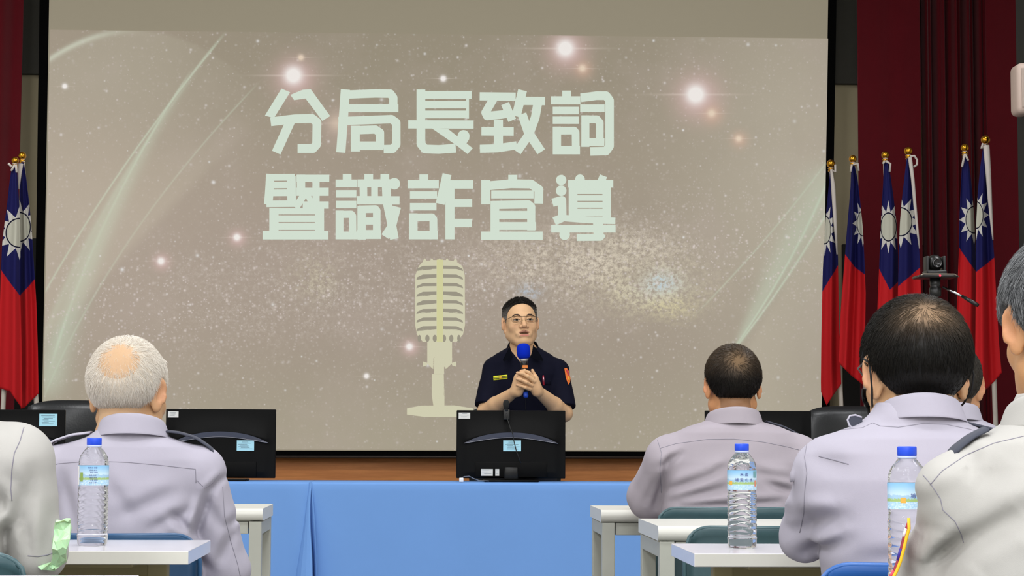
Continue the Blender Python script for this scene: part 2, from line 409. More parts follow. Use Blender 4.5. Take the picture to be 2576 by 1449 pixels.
def slide_material():
    m = bpy.data.materials.new('projected_slide'); m.use_nodes = True; nt = m.node_tree; b = nt.nodes['Principled BSDF']
    u, v, _, vec = uvxy(nt)                       # slide coordinates: 1 unit = 1000 px of the picture on the screen
    def g(x0, y0, rx, ry=None): 
        ry = ry or rx
        dx = (u - x0) * (1 / rx); dy = (v - y0) * (1 / ry)
        return E.op(u, 'POWER', 2.71828, (dx * dx + dy * dy) * -1.0)
    base = mixc(nt, g(0.15, 0.55, 0.45, 0.5).min(1.0), lin('95897a'), lin('ae9f91'))
    base = mixc(nt, g(1.15, 0.12, 0.9, 0.22) * 0.8, base, lin('8b8270'))
    base = mixc(nt, g(0.75, 0.62, 0.55, 0.20) * 0.5, base, lin('a08d86'))
    base = mixc(nt, g(1.1, 0.76, 1.0, 0.20) * 0.45, base, lin('a3928b'))
    base = mixc(nt, v.step(0.85, 1.15), base, lin('a39a88'))
    base = mixc(nt, g(2.02, 0.45, 0.30, 0.6) * 0.9, base, lin('b4ab9b'))
    cl = noise(nt, vec, 4.0, 5, 0.6); cl2 = noise(nt, vec, 2.2, 4, 0.6)
    base = mixc(nt, cl.step(0.45, 0.75) * 0.30, base, lin('b3a39d')); base = mixc(nt, cl2.step(0.5, 0.8) * 0.35, base, lin('8a7d72'))
    # beams of light, x of the centre line as a quadratic of y
    def beam(pts, w0, w1, y0, y1, k):
        ys = np.array([p[1] for p in pts]) / 1000; xs = np.array([p[0] for p in pts]) / 1000
        c2, c1, c0 = np.polyfit(ys, xs, 2)
        xc = v * v * float(c2) + v * float(c1) + float(c0)
        wd = (v - y0 / 1000) * ((w1 - w0) / (y1 - y0)) + w0 / 1000
        d = (u - xc) / wd.max(0.002)
        fade = v.step(y0 / 1000 - 0.02, y0 / 1000 + (0.06 if w1 < 12 or w0 > 40 else 0.50)) * (1.0 - v.step(y1 / 1000 - 0.05, y1 / 1000 + 0.05))
        return d.gauss() * fade * k, d
    mint = lin('c4d2bc')
    for args in (([(135, 930), (215, 660), (330, 430), (450, 260), (555, 90)], 3, 44, 85, 990, 0.62),
                 ([(466, 210), (390, 309), (297, 441), (212, 573), (146, 671), (124, 720)], 3, 3, 90, 760, 0.8),
                 ([(439, 243), (370, 355), (297, 493), (238, 619), (192, 731), (150, 850)], 3, 4, 180, 900, 0.8),
                 ([(574, 289), (410, 493), (324, 606), (238, 737), (120, 980)], 3, 3, 210, 990, 0.4),
                 ([(560, 88), (510, 150), (440, 243)], 3, 3, 85, 300, 0.5),
                 ([(118, 830), (250, 560), (350, 380), (480, 200)], 4, 9, 190, 860, 0.35),
                 ([(240, 640), (300, 520), (370, 400)], 14, 24, 330, 720, 0.35),
                 ([(1850, 880), (1920, 740), (2010, 590), (2090, 440)], 70, 8, 400, 880, 0.5),
                 ([(1852, 868), (1960, 700), (2088, 440)], 4, 3, 380, 880, 0.8),
                 ([(1856, 868), (1970, 712), (2086, 525)], 4, 3, 430, 880, 0.8),
                 ([(1780, 760), (1960, 560), (2085, 400)], 3, 3, 330, 770, 0.45)):
        bm_, _ = beam(*args); base = mixc(nt, bm_.min(1.0), base, mint)
    # wide pale veil left of the beams and the pale arc at the upper left
    veil = ((v * -0.95 + 0.93) - u).step(-0.02, 0.03) * v.step(0.25, 0.55)
    base = mixc(nt, veil * 0.35, base, lin('c6bba8'))
    veil2 = (u - (v * -0.62 + 2.42)).step(-0.02, 0.02) * v.step(0.35, 0.6)
    base = mixc(nt, veil2 * 0.3, base, lin('c4bdaa'))
    arc = (v - ((u - 0.34) * (u - 0.34) * 1.55 + 0.078)) * (1 / 0.008)
    base = mixc(nt, arc.gauss() * (1.0 - u.step(0.18, 0.40)) * 0.9, base, lin('cdd2c0'))
    base = mixc(nt, arc.step(-1, 1) * (1.0 - u.step(0.3, 0.75)) * (1.0 - v.step(0.15, 0.5)) * 0.35, base, lin('b9b3a2'))
    # milky band with coloured clumps
    by = (v - (u * -0.09 + 0.80)) * (1 / 0.13)
    fine = noise(nt, vec, 85, 4, 0.75); mid = noise(nt, vec, 14, 4, 0.6)
    band_ = by.gauss() * (u.step(0.25, 0.6)) * (1.0 - u.step(1.6, 1.85))
    base = mixc(nt, (fine.step(0.42, 0.72) * mid.step(0.30, 0.70) * band_ * 0.75).min(1.0), base, lin('ccc0b8'))
    for x0, y0, r1, r2, cc, k in ((1.63, 0.72, 0.12, 0.06, 'dcd4b0', 2.0), (1.45, 0.66, 0.22, 0.07, 'dcd0be', 1.5), (0.79, 0.70, 0.06, 0.05, 'cdc5a8', 0.9), (1.66, 0.715, 0.05, 0.03, 'b8d2e4', 1.6),
                                  (1.33, 0.735, 0.035, 0.02, 'a9c4e0', 1.2), (1.55, 0.62, 0.12, 0.04, 'dcd2be', 1.3), (1.69, 0.77, 0.05, 0.03, 'dad0a4', 1.8)):
        base = mixc(nt, (g(x0, y0, r1, r2) * fine.step(0.36, 0.70) * (mid.step(0.3, 0.6) * 0.7 + 0.3) * k * 0.8).min(1.0), base, lin(cc))
    # stars
    def stars(scale, r0, keep, colr, k):
        n = nt.nodes.new('ShaderNodeTexVoronoi'); n.inputs['Scale'].default_value = scale; nt.links.new(vec, n.inputs['Vector'])
        sp = nt.nodes.new('ShaderNodeSeparateColor'); nt.links.new(n.outputs['Color'], sp.inputs[0])
        d = E(nt, n.outputs['Distance']); r = E(nt, sp.outputs[0]); kk = E(nt, sp.outputs[1])
        s = (d * (1 / r0) / (r * r * 0.9 + 0.25)).gauss() * kk.gt(keep) * k
        return s.min(1.0), colr
    warp = noise(nt, vec, 3.0, 3).step(0.3, 0.65) * 0.55 + 0.45
    for a in (stars(95, 0.20, 0.25, 'd0c6c4', 0.85), stars(52, 0.155, 0.40, 'dcd6d4', 1.0), stars(26, 0.105, 0.50, 'e6e6e6', 1.1), stars(11, 0.058, 0.50, 'f2f4f4', 1.3)):
        base = mixc(nt, (a[0] * warp).min(1.0), base, lin(a[1]))
    dens = (by.gauss() * 0.85 + 0.15)
    a = stars(130, 0.30, 0.25, 'd8cccc', 0.9); base = mixc(nt, a[0] * dens, base, lin(a[1]))
    a = stars(75, 0.24, 0.35, 'e0d4d0', 0.9); base = mixc(nt, a[0] * dens, base, lin(a[1]))
    # bright flares
    for x0, y0, r, k in ((0.738, 0.190, 0.020, 1), (1.422, 0.122, 0.020, 1), (1.750, 0.238, 0.022, 1), (1.465, 0.172, 0.009, 0.7), (1.790, 0.285, 0.010, 0.7), (1.858, 0.349, 0.008, 0.7), (0.757, 0.145, 0.007, 0.8),
                         (0.596, 0.597, 0.008, 0.9), (0.405, 0.657, 0.008, 0.9), (1.115, 0.198, 0.007, 0.9), (0.163, 0.217, 0.006, 0.9), (1.03, 0.872, 0.008, 0.9), (0.922, 0.946, 0.006, 0.9), (0.848, 0.31, 0.02, 0.3)):
        warm = 'dcae98' if r < 0.011 and k == 0.7 else 'dcb4b4'
        if r > 0.007: base = mixc(nt, g(x0 + r * 0.25, y0 + r * 0.3, r * 2.4) * 0.85 * k, base, lin(warm))
        base = mixc(nt, (g(x0, y0, r * 4, r * 0.12) * 0.5 * k), base, lin('e6d6cc'))
        base = mixc(nt, (g(x0, y0, r) * 1.7 * k).min(1.0), base, lin('fbf6f4') if k > 0.8 else lin('ecd6c0'))
    b.inputs['Base Color'].default_value = (*lin('6e695c'), 1); b.inputs['Roughness'].default_value = 0.9; b.inputs['Specular IOR Level'].default_value = 0.1
    nt.links.new(base, b.inputs['Emission Color']); b.inputs['Emission Strength'].default_value = SLIDE_E
    m.cycles.emission_sampling = 'NONE'
    return m
SLIDE_E = 0.765
n0, n1 = 40, 24
def slide_px(u, v):
    x0 = 126 + (107 - 126) * v; x1 = 2083 + (2065 - 2083) * v; yt = 75 + 22 * u; yb = 1130 + 4 * u
    return x0 + (x1 - x0) * u, yt + (yb - yt) * v
V, Fc = grid(n0, n1, lambda u, v: q(*slide_px(u, v), YS, -0.002))
UV = [(slide_px(i / (n0 - 1), j / (n1 - 1))[0] / 1000, slide_px(i / (n0 - 1), j / (n1 - 1))[1] / 1000) for j in range(n1) for i in range(n0)]
obj('slide_image', V, Fc, slide_material(), scr, uv=UV)

# the title, stroke by stroke, and the pictured microphone: flat shapes of light on the fabric
def lightmat(name, c0, k=1.0, e=None):
    m = mat(name, '000000', 0.9, spec=0.0, emit=c0, estr=e if e is not None else SLIDE_E * k); m.cycles.emission_sampling = 'NONE'; return m
M_title = lightmat('title_light', 'd2dfd0', e=1.0)
class Flat:
    """flat strokes in a zoomed picture frame (scale, offset)"""
    def __init__(s, sc, ox, oy, dy): s.sc, s.ox, s.oy, s.dy = sc, ox, oy, dy; s.mb = MB(); s.bins = {}
    def pt(s, x, y): return q(s.ox + x / s.sc, s.oy + y / s.sc, YS, s.dy)
    def poly(s, pts):
        x = sum(p[0] for p in pts) / len(pts); k = sum(x > e for e in (685, 1300, 1928, 2548))
        for mb in (s.mb, s.bins.setdefault(k, MB())): mb.poly([s.pt(*p) for p in pts], (0, 0.0015, 0))
        return s
    def glyphs(s, name, m, parent):
        for k in sorted(s.bins): s.bins[k].done(name, m, parent)
    def disc(s, x, y, r, ry=None, n=20):
        return s.poly([(x + r * math.cos(2 * math.pi * k / n), y + (ry or r) * math.sin(2 * math.pi * k / n)) for k in range(n)])
    def line(s, pts, w):
        for i, ((x0, y0), (x1, y1)) in enumerate(zip(pts[:-1], pts[1:])):
            L = math.hypot(x1 - x0, y1 - y0); nx, ny = -(y1 - y0) / L * w / 2, (x1 - x0) / L * w / 2
            s.poly([(x0 + nx, y0 + ny), (x1 + nx, y1 + ny), (x1 - nx, y1 - ny), (x0 - nx, y0 - ny)])
            if i: s.disc(x0, y0, w / 2)
        return s
O4 = 1587
def s4(pts): return [(x + O4, y) for x, y in pts]
A = Flat(3.45, 640, 200, -0.0045)
L = A.line
A.poly([(235, 80), (310, 112), (170, 335), (92, 314)]); A.poly([(312, 135), (420, 90), (490, 86), (658, 318), (590, 360), (555, 305), (470, 162), (430, 148), (345, 180)])
L([(142, 368), (350, 342), (500, 338), (543, 372), (540, 565), (508, 600), (375, 600)], 76); L([(315, 360), (190, 635)], 80)
L([(790, 88), (775, 300), (750, 634)], 80); L([(800, 132), (1050, 122), (1180, 124), (1206, 160), (1206, 250)], 72); L([(800, 250), (1250, 250)], 68)
L([(730, 362), (900, 356), (1190, 345), (1232, 375), (1232, 565), (1200, 603), (1122, 605)], 72); L([(876, 402), (876, 625)], 78); L([(860, 442), (1050, 435), (1090, 462), (1090, 600)], 72); L([(838, 576), (1120, 576)], 74)
L([(1445, 88), (1445, 560), (1480, 604), (1600, 608), (1748, 597)], 76)
for y, x1, w_ in ((135, 1885, 68), (219, 1853, 64), (304, 1855, 66)): L([(1420, y), (x1, y)], w_)
L([(1850, 105), (1850, 340)], 24); L([(1335, 390), (1902, 392)], 72)
A.poly([(1540, 425), (1680, 430), (1895, 598), (1850, 648), (1750, 570)]); A.disc(1815, 492, 52); L([(1840, 500), (1790, 580)], 60)
L(s4([(368, 147), (680, 150)]), 70); L(s4([(490, 165), (418, 288), (432, 318), (560, 305), (640, 290)]), 72); L(s4([(588, 210), (650, 355)]), 72)
L(s4([(383, 450), (663, 452)]), 74); L(s4([(530, 350), (530, 590)]), 80); L(s4([(370, 602), (520, 598), (690, 572)]), 70)
L(s4([(740, 95), (685, 320)]), 78); L(s4([(700, 186), (935, 188)]), 72); L(s4([(872, 205), (850, 330), (795, 480), (692, 628)]), 76); L(s4([(735, 300), (790, 460), (902, 628)]), 78)
def yan(x0, x1, y, dx, h=(182, 270, 355), k=(410, 650)):
    pass
for off, d in ((O4, dict(dot=(1122, 98, 170), bars=((985, 1242, 182, 70), (1002, 1228, 270, 64), (1002, 1228, 354, 64)), box=(1002, 1238, 410, 650, 72))),
               (0, dict(dot=(805, 820, 880), bars=((705, 893, 902, 66), (708, 885, 993, 64), (708, 885, 1086, 64)), box=(705, 888, 1138, 1388, 68))),
               (0, dict(dot=(1470, 824, 890), bars=((1330, 1600, 909, 72), (1350, 1585, 1003, 64), (1350, 1580, 1105, 64)), box=(1342, 1592, 1162, 1388, 74)))):
    x, y0, y1 = d['dot']; L([(x + off, y0), (x + off, y1)], 76)
    for x0, x1, y, w_ in d['bars']: L([(x0 + off, y), (x1 + off, y)], w_)
    x0, x1, y0, y1, w_ = d['box']; x0 += off; x1 += off
    L([(x0 + w_ / 2, y0), (x0 + w_ / 2, y1)], w_); L([(x0 + 10, y0 + w_ / 2), (x1 - w_ * 0.7, y0 + w_ / 2 - 2), (x1 - w_ / 2 - 2, y0 + w_ * 0.7), (x1 - w_ / 2, y1)], w_ * 0.92); L([(x0, y1 - w_ / 2), (x1, y1 - w_ / 2)], w_)
L(s4([(1245, 160), (1380, 142), (1465, 142), (1495, 182), (1495, 580), (1465, 622), (1328, 625)]), 74); L(s4([(1240, 250), (1452, 250)]), 64)
L(s4([(1285, 312), (1285, 585)]), 70); L(s4([(1262, 346), (1385, 346), (1410, 375), (1410, 570)]), 66); L(s4([(1250, 542), (1450, 546)]), 68)
A.glyphs('title_character', M_title, scr)
A = Flat(3.45, 640, 200, -0.0045); L = A.line
# second line
L([(140, 820), (128, 1000), (120, 1085)], 74); L([(320, 840), (325, 1105)], 76)
for y, w_ in ((850, 58), (917, 56), (985, 58), (1080, 56)): L([(105, y), (350, y - 2)], w_)
L([(405, 826), (405, 975)], 72); L([(366, 858), (650, 858)], 62); L([(365, 975), (645, 975)], 70); L([(535, 858), (535, 1120)], 62); L([(440, 985), (360, 1115)], 60); L([(460, 1000), (520, 1120)], 50); L([(420, 1090), (645, 1090)], 62)
L([(170, 1115), (170, 1340)], 80); L([(565, 1115), (565, 1340)], 80)
for y0, y1 in ((1118, 1171), (1180, 1238), (1247, 1306)): L([(132, (y0 + y1) / 2), (602, (y0 + y1) / 2)], y1 - y0)
L([(72, 1352), (642, 1352)], 74)
L([(992, 820), (992, 905)], 76); L([(1132, 820), (1132, 900)], 76); L([(896, 902), (1205, 900)], 68); A.disc(1215, 905, 50)
L([(945, 900), (948, 1060)], 66); L([(1043, 900), (1043, 1050)], 58); L([(1143, 890), (1150, 1060), (1190, 1250), (1215, 1385)], 76); L([(890, 1048), (1260, 1050)], 72)
L([(930, 1098), (930, 1390)], 72); L([(905, 1128), (1050, 1125), (1062, 1140), (1062, 1385)], 66); L([(900, 1229), (1090, 1229)], 62); L([(888, 1346), (1100, 1346)], 78); L([(1235, 1105), (1190, 1280), (1135, 1365)], 76)
L(s4([(85, 822), (25, 1080)]), 78); L(s4([(60, 911), (312, 911)]), 74); L(s4([(110, 920), (110, 1388)]), 80); L(s4([(110, 1073), (303, 1073)]), 68); L(s4([(110, 1246), (300, 1246)]), 72)
L(s4([(655, 828), (655, 910)]), 78); L(s4([(420, 873), (420, 1084)]), 78); L(s4([(430, 924), (640, 905), (815, 908), (882, 955), (880, 1078)]), 76); L(s4([(468, 998), (836, 998)]), 70)
L(s4([(500, 1056), (500, 1320)]), 76); L(s4([(480, 1090), (790, 1084), (815, 1105), (815, 1310)]), 70); L(s4([(520, 1176), (800, 1176)]), 70); L(s4([(465, 1272), (858, 1272)]), 68); L(s4([(380, 1356), (915, 1356)]), 72)
A.disc(O4 + 1075, 873, 45); A.disc(O4 + 1075, 966, 46); L(s4([(1000, 1070), (1082, 1048), (1085, 1200), (1015, 1232)]), 72); L(s4([(1060, 1200), (1300, 1220), (1545, 1228)]), 56)
A.disc(O4 + 1238, 866, 42); L(s4([(1442, 836), (1415, 905)]), 66); L(s4([(1135, 906), (1527, 906)]), 66); L(s4([(1178, 930), (1178, 1200)]), 76); L(s4([(1470, 930), (1470, 1200)]), 72)
for y0, y1 in ((930, 994), (1005, 1054), (1063, 1114), (1123, 1190)): L(s4([(1142, (y0 + y1) / 2), (1500, (y0 + y1) / 2)]), y1 - y0)
L(s4([(988, 1296), (1547, 1296)]), 66); L(s4([(1395, 1215), (1400, 1360)]), 88); L(s4([(1440, 1340), (1415, 1370), (1210, 1372)]), 60); A.disc(O4 + 1105, 1348, 46); L(s4([(1105, 1310), (1105, 1350)]), 88)
A.glyphs('title_character', M_title, scr)
# microphone picture
pic = Flat(3.37, 1000, 640, -0.0035)
m0 = lightmat('picture_light', 'cfccb0', e=1.0); m1 = lightmat('picture_stripe', 'd0ce9c', e=1.0); m2 = lightmat('picture_slots', '9a9484', e=1.0)
pic.poly([(180, 100), (215, 62), (300, 48), (420, 48), (500, 62), (550, 100), (570, 180), (572, 600), (555, 680), (500, 742), (215, 742), (165, 680), (150, 600), (150, 180)])
for x in (230, 290, 355, 420, 490): pic.poly([(x - 18, 62), (x - 4, 36), (x + 6, 36), (x + 18, 62)])
pic.poly([(252, 742), (462, 742), (462, 925), (410, 972), (400, 870), (305, 870), (300, 972), (252, 925)])
for sx, a in ((1, 462), (-1, 252)): pic.poly([(a, 920), (a + sx * 36, 908), (a + sx * 36, 952), (a, 940)])
pic.poly([(310, 875), (395, 875), (395, 1012), (310, 1012)]); pic.poly([(290, 1015), (392, 1015), (385, 1190), (398, 1200), (398, 1290), (305, 1290), (305, 1200), (290, 1190)])
pic.poly([(80, 1305), (200, 1282), (480, 1280), (640, 1305), (640, 1355), (500, 1378), (230, 1378), (80, 1358)])
pic.mb.done('microphone_picture', m0, scr)
pic = Flat(3.37, 1000, 640, -0.0055); pic.poly([(332, 45), (386, 45), (386, 742), (332, 742)])
pic.mb.done('picture_stripe', m1, scr)
pic = Flat(3.37, 1000, 640, -0.005)
for k in range(8):
    y = 96 + 73 * k
    pic.poly([(330, y), (215, y + 2), (165, y + 26), (160, y + 46), (215, y + 28), (330, y + 27)]); pic.poly([(386, y), (500, y + 2), (550, y + 26), (556, y + 46), (500, y + 28), (386, y + 27)])
for x in (185, 253, 316, 394, 456, 520): pic.disc(x, 712, 14 if x in (185, 520) else 18, 30)
pic.mb.done('picture_slots', m2, scr)
# ------------------------------------------------------------------ flags
def flag_material(name, sx, sy, rx, ry, vee, side=0):
    """ROC flag cloth; UV = picture-plane coordinates of the hanging cloth (1 unit = 1000 px); vee: three points of the canton's lower edge"""
    m = bpy.data.materials.new(name); m.use_nodes = True; nt = m.node_tree; b = nt.nodes['Principled BSDF']
    u, v, _, vec = uvxy(nt)
    dx = (u - sx) * (1 / rx); dy = (v - sy) * (1 / ry)
    r = (dx * dx + dy * dy).sqrt(); th = E.op(u, 'ARCTAN2', dy, dx)
    (ax, ay), (bx, by), (cx, cy) = [(p[0] / 1000, p[1] / 1000) for p in vee]
    s1 = (by - ay) / (bx - ax + 1e-6); s2 = (cy - by) / (cx - bx + 1e-6)
    l1 = (u - ax) * s1 + ay; l2 = (u - cx) * s2 + cy
    edge = l1.min(l2)
    blue = (edge - v).step(-0.0015, 0.0015)
    col = mixc(nt, blue, lin('b4141a'), lin('10104a'))
    # twelve rays: triangles between r = 1.02 and 1.75
    k = th * (12 / (2 * math.pi)); ph = (E.op(u, 'FRACT', k + 100.5) - 0.5).abs() * (2 * math.pi / 12)
    rx1 = r * E.op(u, 'COSINE', ph); ry1 = r * E.op(u, 'SINE', ph)
    ray = (ry1 - (1.80 - rx1) * 0.34).lt(0.0) * r.gt(1.0)
    col = mixc(nt, ray, col, lin('c3bfb8'))
    col = mixc(nt, r.lt(1.0), col, lin('0c0c28')); col = mixc(nt, r.lt(0.91), col, lin('b6b4a4'))
    nt.links.new(col, b.inputs['Base Color']); b.inputs['Roughness'].default_value = 0.75; b.inputs['Specular IOR Level'].default_value = 0.2
    return m
M_gold = mat('gold', 'c8902a', 0.22, metal=1.0)
M_pole = mat('white_pole', 'c4bcb0', 0.4)
M_ribbon = mat('white_cotton', 'c6bdb4', 0.85)
M_base = mat('stand_metal', '4a4a48', 0.35, metal=0.6)
def flag(label, ball, br, Y, left, right, bottom, sun, vee, folds, foot, sleeve=None, tie=None, Ys=-0.03):
    bp = P(*ball, Y); ft = P(foot, 1000, Y); base = (ft.x, Y, 0.0)
    t = thing('flag', label, 'flag', base, 'flags in stands beside the screen')
    tp = np.array((bp.x, Y, bp.z)); dirv = np.array((bp.x - ft.x, 0, bp.z - ft.z)); 
    k = (bp.z - 0.0) / max(1e-3, (bp.z - ft.z)); bot = np.array((bp.x - dirv[0] * k, Y, 0.02))
    MB().tube([bot, tp], 0.0125, 14).done('pole', M_pole, t, True)
    R = br / (F / Y)
    mb = MB(); mb.lathe([(R * math.sin(a), -R * math.cos(a)) for a in np.linspace(0.02, math.pi - 0.02, 20)], tp, 28)
    mb.lathe([(0.010, -R * 2.0), (0.017, -R * 1.8), (0.012, -R * 1.4), (0.018, -R * 1.15), (0.010, -R * 0.9)], tp, 16)
    mb.done('finial', M_gold, t, True)
    MB().lathe([(0.075, 0.0), (0.075, 0.02), (0.04, 0.035), (0.03, 0.06), (0.03, 0.18), (0.02, 0.185)], (bot[0], Y, 0.0), 32).done('stand_base', M_base, t, True)
    ly = np.array([p[1] for p in left], float); lx = np.array([p[0] for p in left], float)
    ry = np.array([p[1] for p in right], float); rx_ = np.array([p[0] for p in right], float)
    bu = np.array([p[0] for p in bottom], float); bb = np.array([p[1] for p in bottom], float)
    y0 = max(ly[0], ry[0]); nu, nv = 49, 90
    Vs, uv = [], []
    amp, waves, ph = folds
    for j in range(nv):
        v = j / (nv - 1)
        for i in range(nu):
            u = i / (nu - 1)
            yb = np.interp(u, bu, bb); py = y0 + (yb - y0) * v
            px = np.interp(py, ly, lx) * (1 - u) + np.interp(py, ry, rx_) * u
            g = min(1.0, 0.25 + v * 1.6)
            d = Ys - 0.012 + amp * g * (math.sin(2 * math.pi * waves * u + ph + 0.6 * v) + 0.35 * math.sin(2 * math.pi * waves * 2.1 * u + ph * 2 + 1.1 * v))
            Vs.append(PZ(px, py, Y + d)); uv.append((px / 1000, py / 1000))
    Fc = [[j * nu + i, j * nu + i + 1, (j + 1) * nu + i + 1, (j + 1) * nu + i] for j in range(nv - 1) for i in range(nu - 1)]
    c = obj('cloth', Vs, Fc, flag_material('flag_cloth', sun[0] / 1000, sun[1] / 1000, sun[2] / 1000, sun[3] / 1000, vee), t, True, uv=uv); solid(c, 0.002)
    if sleeve:
        mb = MB(); pts = [PZ(x, y, Y + Ys - 0.03) for x, y, _ in sleeve]; rr = [w_ / 2 / (F / Y) for _, _, w_ in sleeve]
        mb.tube(pts, rr, 10); s = mb.done('hoist_sleeve', M_ribbon, t, True)
    if tie:
        mb = MB()
        for tt in tie: mb.tube([PZ(x, y, Y + Ys - 0.02) for x, y in tt], 0.006, 8)
        mb.done('tie_ribbon', M_ribbon, t, True)
    return t
G = lambda a: a
flag('flag nearest the right edge of the screen, its sun half cut by the screen edge', (2090, 412), 10.5, 10.9,
     [(2088, 430), (2085, 470), (2079, 530), (2074, 600), (2070, 680), (2068, 760), (2066, 860), (2065, 960), (2066, 1030)],
     [(2093, 430), (2099, 480), (2104, 560), (2108, 650), (2110, 760), (2113, 900), (2120, 1030)],
     [(0, 985), (0.25, 1020), (0.5, 1000), (1, 965)], (2075, 578, 16, 37), [(2066, 738), (2069, 733), (2108, 693)], (0.018, 1.2, 0.6), 2115,
     [(2091, 426, 6), (2096, 470, 11), (2101, 560, 9), (2106, 640, 4)], [[(2090, 428), (2102, 432), (2101, 414)]])
flag('flag with only a narrow half sun showing, second from the right screen edge', (2145, 400), 10, 10.75,
     [(2142, 414), (2140, 470), (2135, 530), (2129, 600), (2123, 680), (2118, 740), (2114, 800), (2111, 880), (2108, 930), (2107, 980)],
     [(2149, 414), (2157, 450), (2164, 510), (2170, 570), (2174, 640), (2178, 740), (2176, 860), (2176, 980)],
     [(0, 912), (0.5, 945), (1, 972)], (2171, 562, 15, 33), [(2125, 654), (2150, 672), (2172, 702)], (0.03, 1.4, 2.2), 2178, None,
     [[(2146, 414), (2158, 412), (2160, 430)], [(2143, 414), (2140, 432)]])
flag('flag with a whole oval sun, third from the right screen edge', (2227, 390), 10, 10.55,
     [(2224, 408), (2222, 460), (2219, 510), (2215, 590), (2212, 670), (2208, 760), (2206, 860), (2204, 1040)],
     [(2234, 408), (2241, 450), (2248, 500), (2255, 560), (2259, 640), (2259, 720), (2262, 800), (2262, 1040)],
     [(0, 985), (1, 1030)], (2235, 571, 20.5, 37), [(2208, 670), (2239, 729), (2262, 706)], (0.02, 1.0, 0.4), 2240,
     None, [[(2228, 405), (2240, 412), (2238, 432)], [(2226, 405), (2221, 412)]])
flag('flag with a right-hand half sun and a looped white tie at its top', (2285, 380), 11, 10.45,
     [(2281, 398), (2276, 440), (2269, 500), (2264, 560), (2261, 640), (2259, 720), (2258, 820), (2256, 1040)],
     [(2291, 398), (2297, 440), (2303, 510), (2309, 580), (2314, 650), (2317, 740), (2320, 860), (2322, 1040)],
     [(0, 1020), (1, 985)], (2266, 558, 29, 37), [(2255, 722), (2261, 719), (2316, 672)], (0.02, 1.0, 2.6), 2300,
     [(2289, 396, 10), (2296, 450, 9), (2302, 520, 8), (2308, 580, 6), (2313, 625, 3)], [[(2290, 394), (2300, 392), (2307, 402), (2307, 414), (2298, 420)]])
flag('flag with a left-hand half sun, close beside the tallest flag', (2427, 372), 10.5, 10.1,
     [(2423, 392), (2419, 440), (2416, 500), (2414, 560), (2413, 630), (2409, 720), (2406, 820), (2404, 1040)],
     [(2434, 392), (2441, 440), (2447, 500), (2451, 560), (2454, 640), (2456, 720), (2456, 1040)],
     [(0, 985), (1, 1020)], (2450, 553, 21, 35), [(2412, 622), (2455, 684), (2462, 690)], (0.02, 1.0, 0.2), 2440,
     None, [[(2427, 388), (2420, 420)], [(2428, 388), (2436, 404)]])
flag('tallest flag in the stands at the right, with a wide white hoist sleeve', (2479, 352), 12, 9.95,
     [(2473, 370), (2466, 420), (2460, 480), (2456, 560), (2455, 640), (2455, 720), (2454, 820), (2452, 1000)],
     [(2487, 370), (2492, 440), (2495, 520), (2498, 600), (2502, 660), (2507, 760), (2513, 860), (2520, 940), (2522, 1000)],
     [(0, 1000), (0.5, 975), (1, 938)], (2456, 541, 17.5, 35), [(2448, 688), (2455, 685), (2503, 647)], (0.025, 1.0, 2.8), 2502,
     [(2481, 366, 16), (2486, 430, 14), (2490, 500, 11), (2495, 570, 6), (2498, 604, 3)], [[(2480, 366), (2472, 362), (2469, 374)]])
flag('rear flag of the pair left of the screen, the right half sun showing', (56, 392), 10, 10.6,
     [(53, 408), (50, 450), (49, 500), (50, 560), (50, 640), (50, 740), (52, 860), (52, 1040)],
     [(60, 408), (66, 450), (72, 500), (77, 550), (81, 600), (86, 680), (91, 760), (95, 880), (97, 1010)],
     [(0, 1028), (0.2, 1026), (1, 990)], (50, 571, 28, 38), [(40, 750), (50, 744), (89, 701)], (0.02, 1.0, 2.4), 90,
     [(52, 412, 13), (49, 440, 9), (48, 476, 3)], None)
flag('front flag of the pair left of the screen, the left half sun showing', (38, 404), 9.5, 10.5,
     [(30, 420), (24, 460), (18, 515), (12, 560), (6, 610), (3, 670), (0, 760), (-4, 880), (-6, 1040)],
     [(42, 420), (46, 480), (49, 530), (51, 590), (51, 660), (51, 740), (54, 860), (56, 1040)],
     [(0, 975), (0.5, 985), (1, 1028)], (49, 586, 35, 38), [(-10, 662), (3, 680), (51, 746)], (0.02, 1.0, 0.4), 9,
     None, [[(38, 414), (28, 430)], [(40, 414), (42, 434)], [(30, 420), (21, 411)]])

# ------------------------------------------------------------------ tracking camera on a tripod
Yc = 9.0
bp = P(2352, 690, Yc)
t = thing('conference_camera', 'black motorised conference camera with a red light on a tripod among the flags', 'camera', (bp.x, Yc, 0))
Mk = mat('black_plastic', '161615', 0.35, vary=0.05); Mk2 = mat('satin_black', '1e1e1e', 0.5); Mst = mat('polished_steel', 'c9c9c9', 0.18, metal=1.0)
a0, a1 = P(2303, 700, Yc), P(2401, 687, Yc)
tr_ = MB().box((a0.x, Yc - 0.07, a0.z), (a1.x, Yc + 0.07, a0.z + 0.012), 0.006).done('tray', mat('tray_metal', '26221f', 0.4), t, True)
MB().tube([(a0.x - 0.002, Yc - 0.06, a0.z + 0.004), (a0.x + 0.02, Yc - 0.072, a0.z + 0.014), (a1.x - 0.02, Yc - 0.072, a0.z + 0.014), (a1.x + 0.002, Yc - 0.06, a0.z + 0.004)], 0.0028, 8).done('tray_rim', mat('tray_rim', 'a89c8c', 0.3, metal=0.5), tr_, True)
b0, b1 = P(2326, 696, Yc), P(2376, 684, Yc)
MB().box((b0.x, Yc - 0.05, a0.z + 0.012), (b1.x, Yc + 0.05, b1.z + 0.006), 0.008, 3).done('camera_base', Mk, t, True)
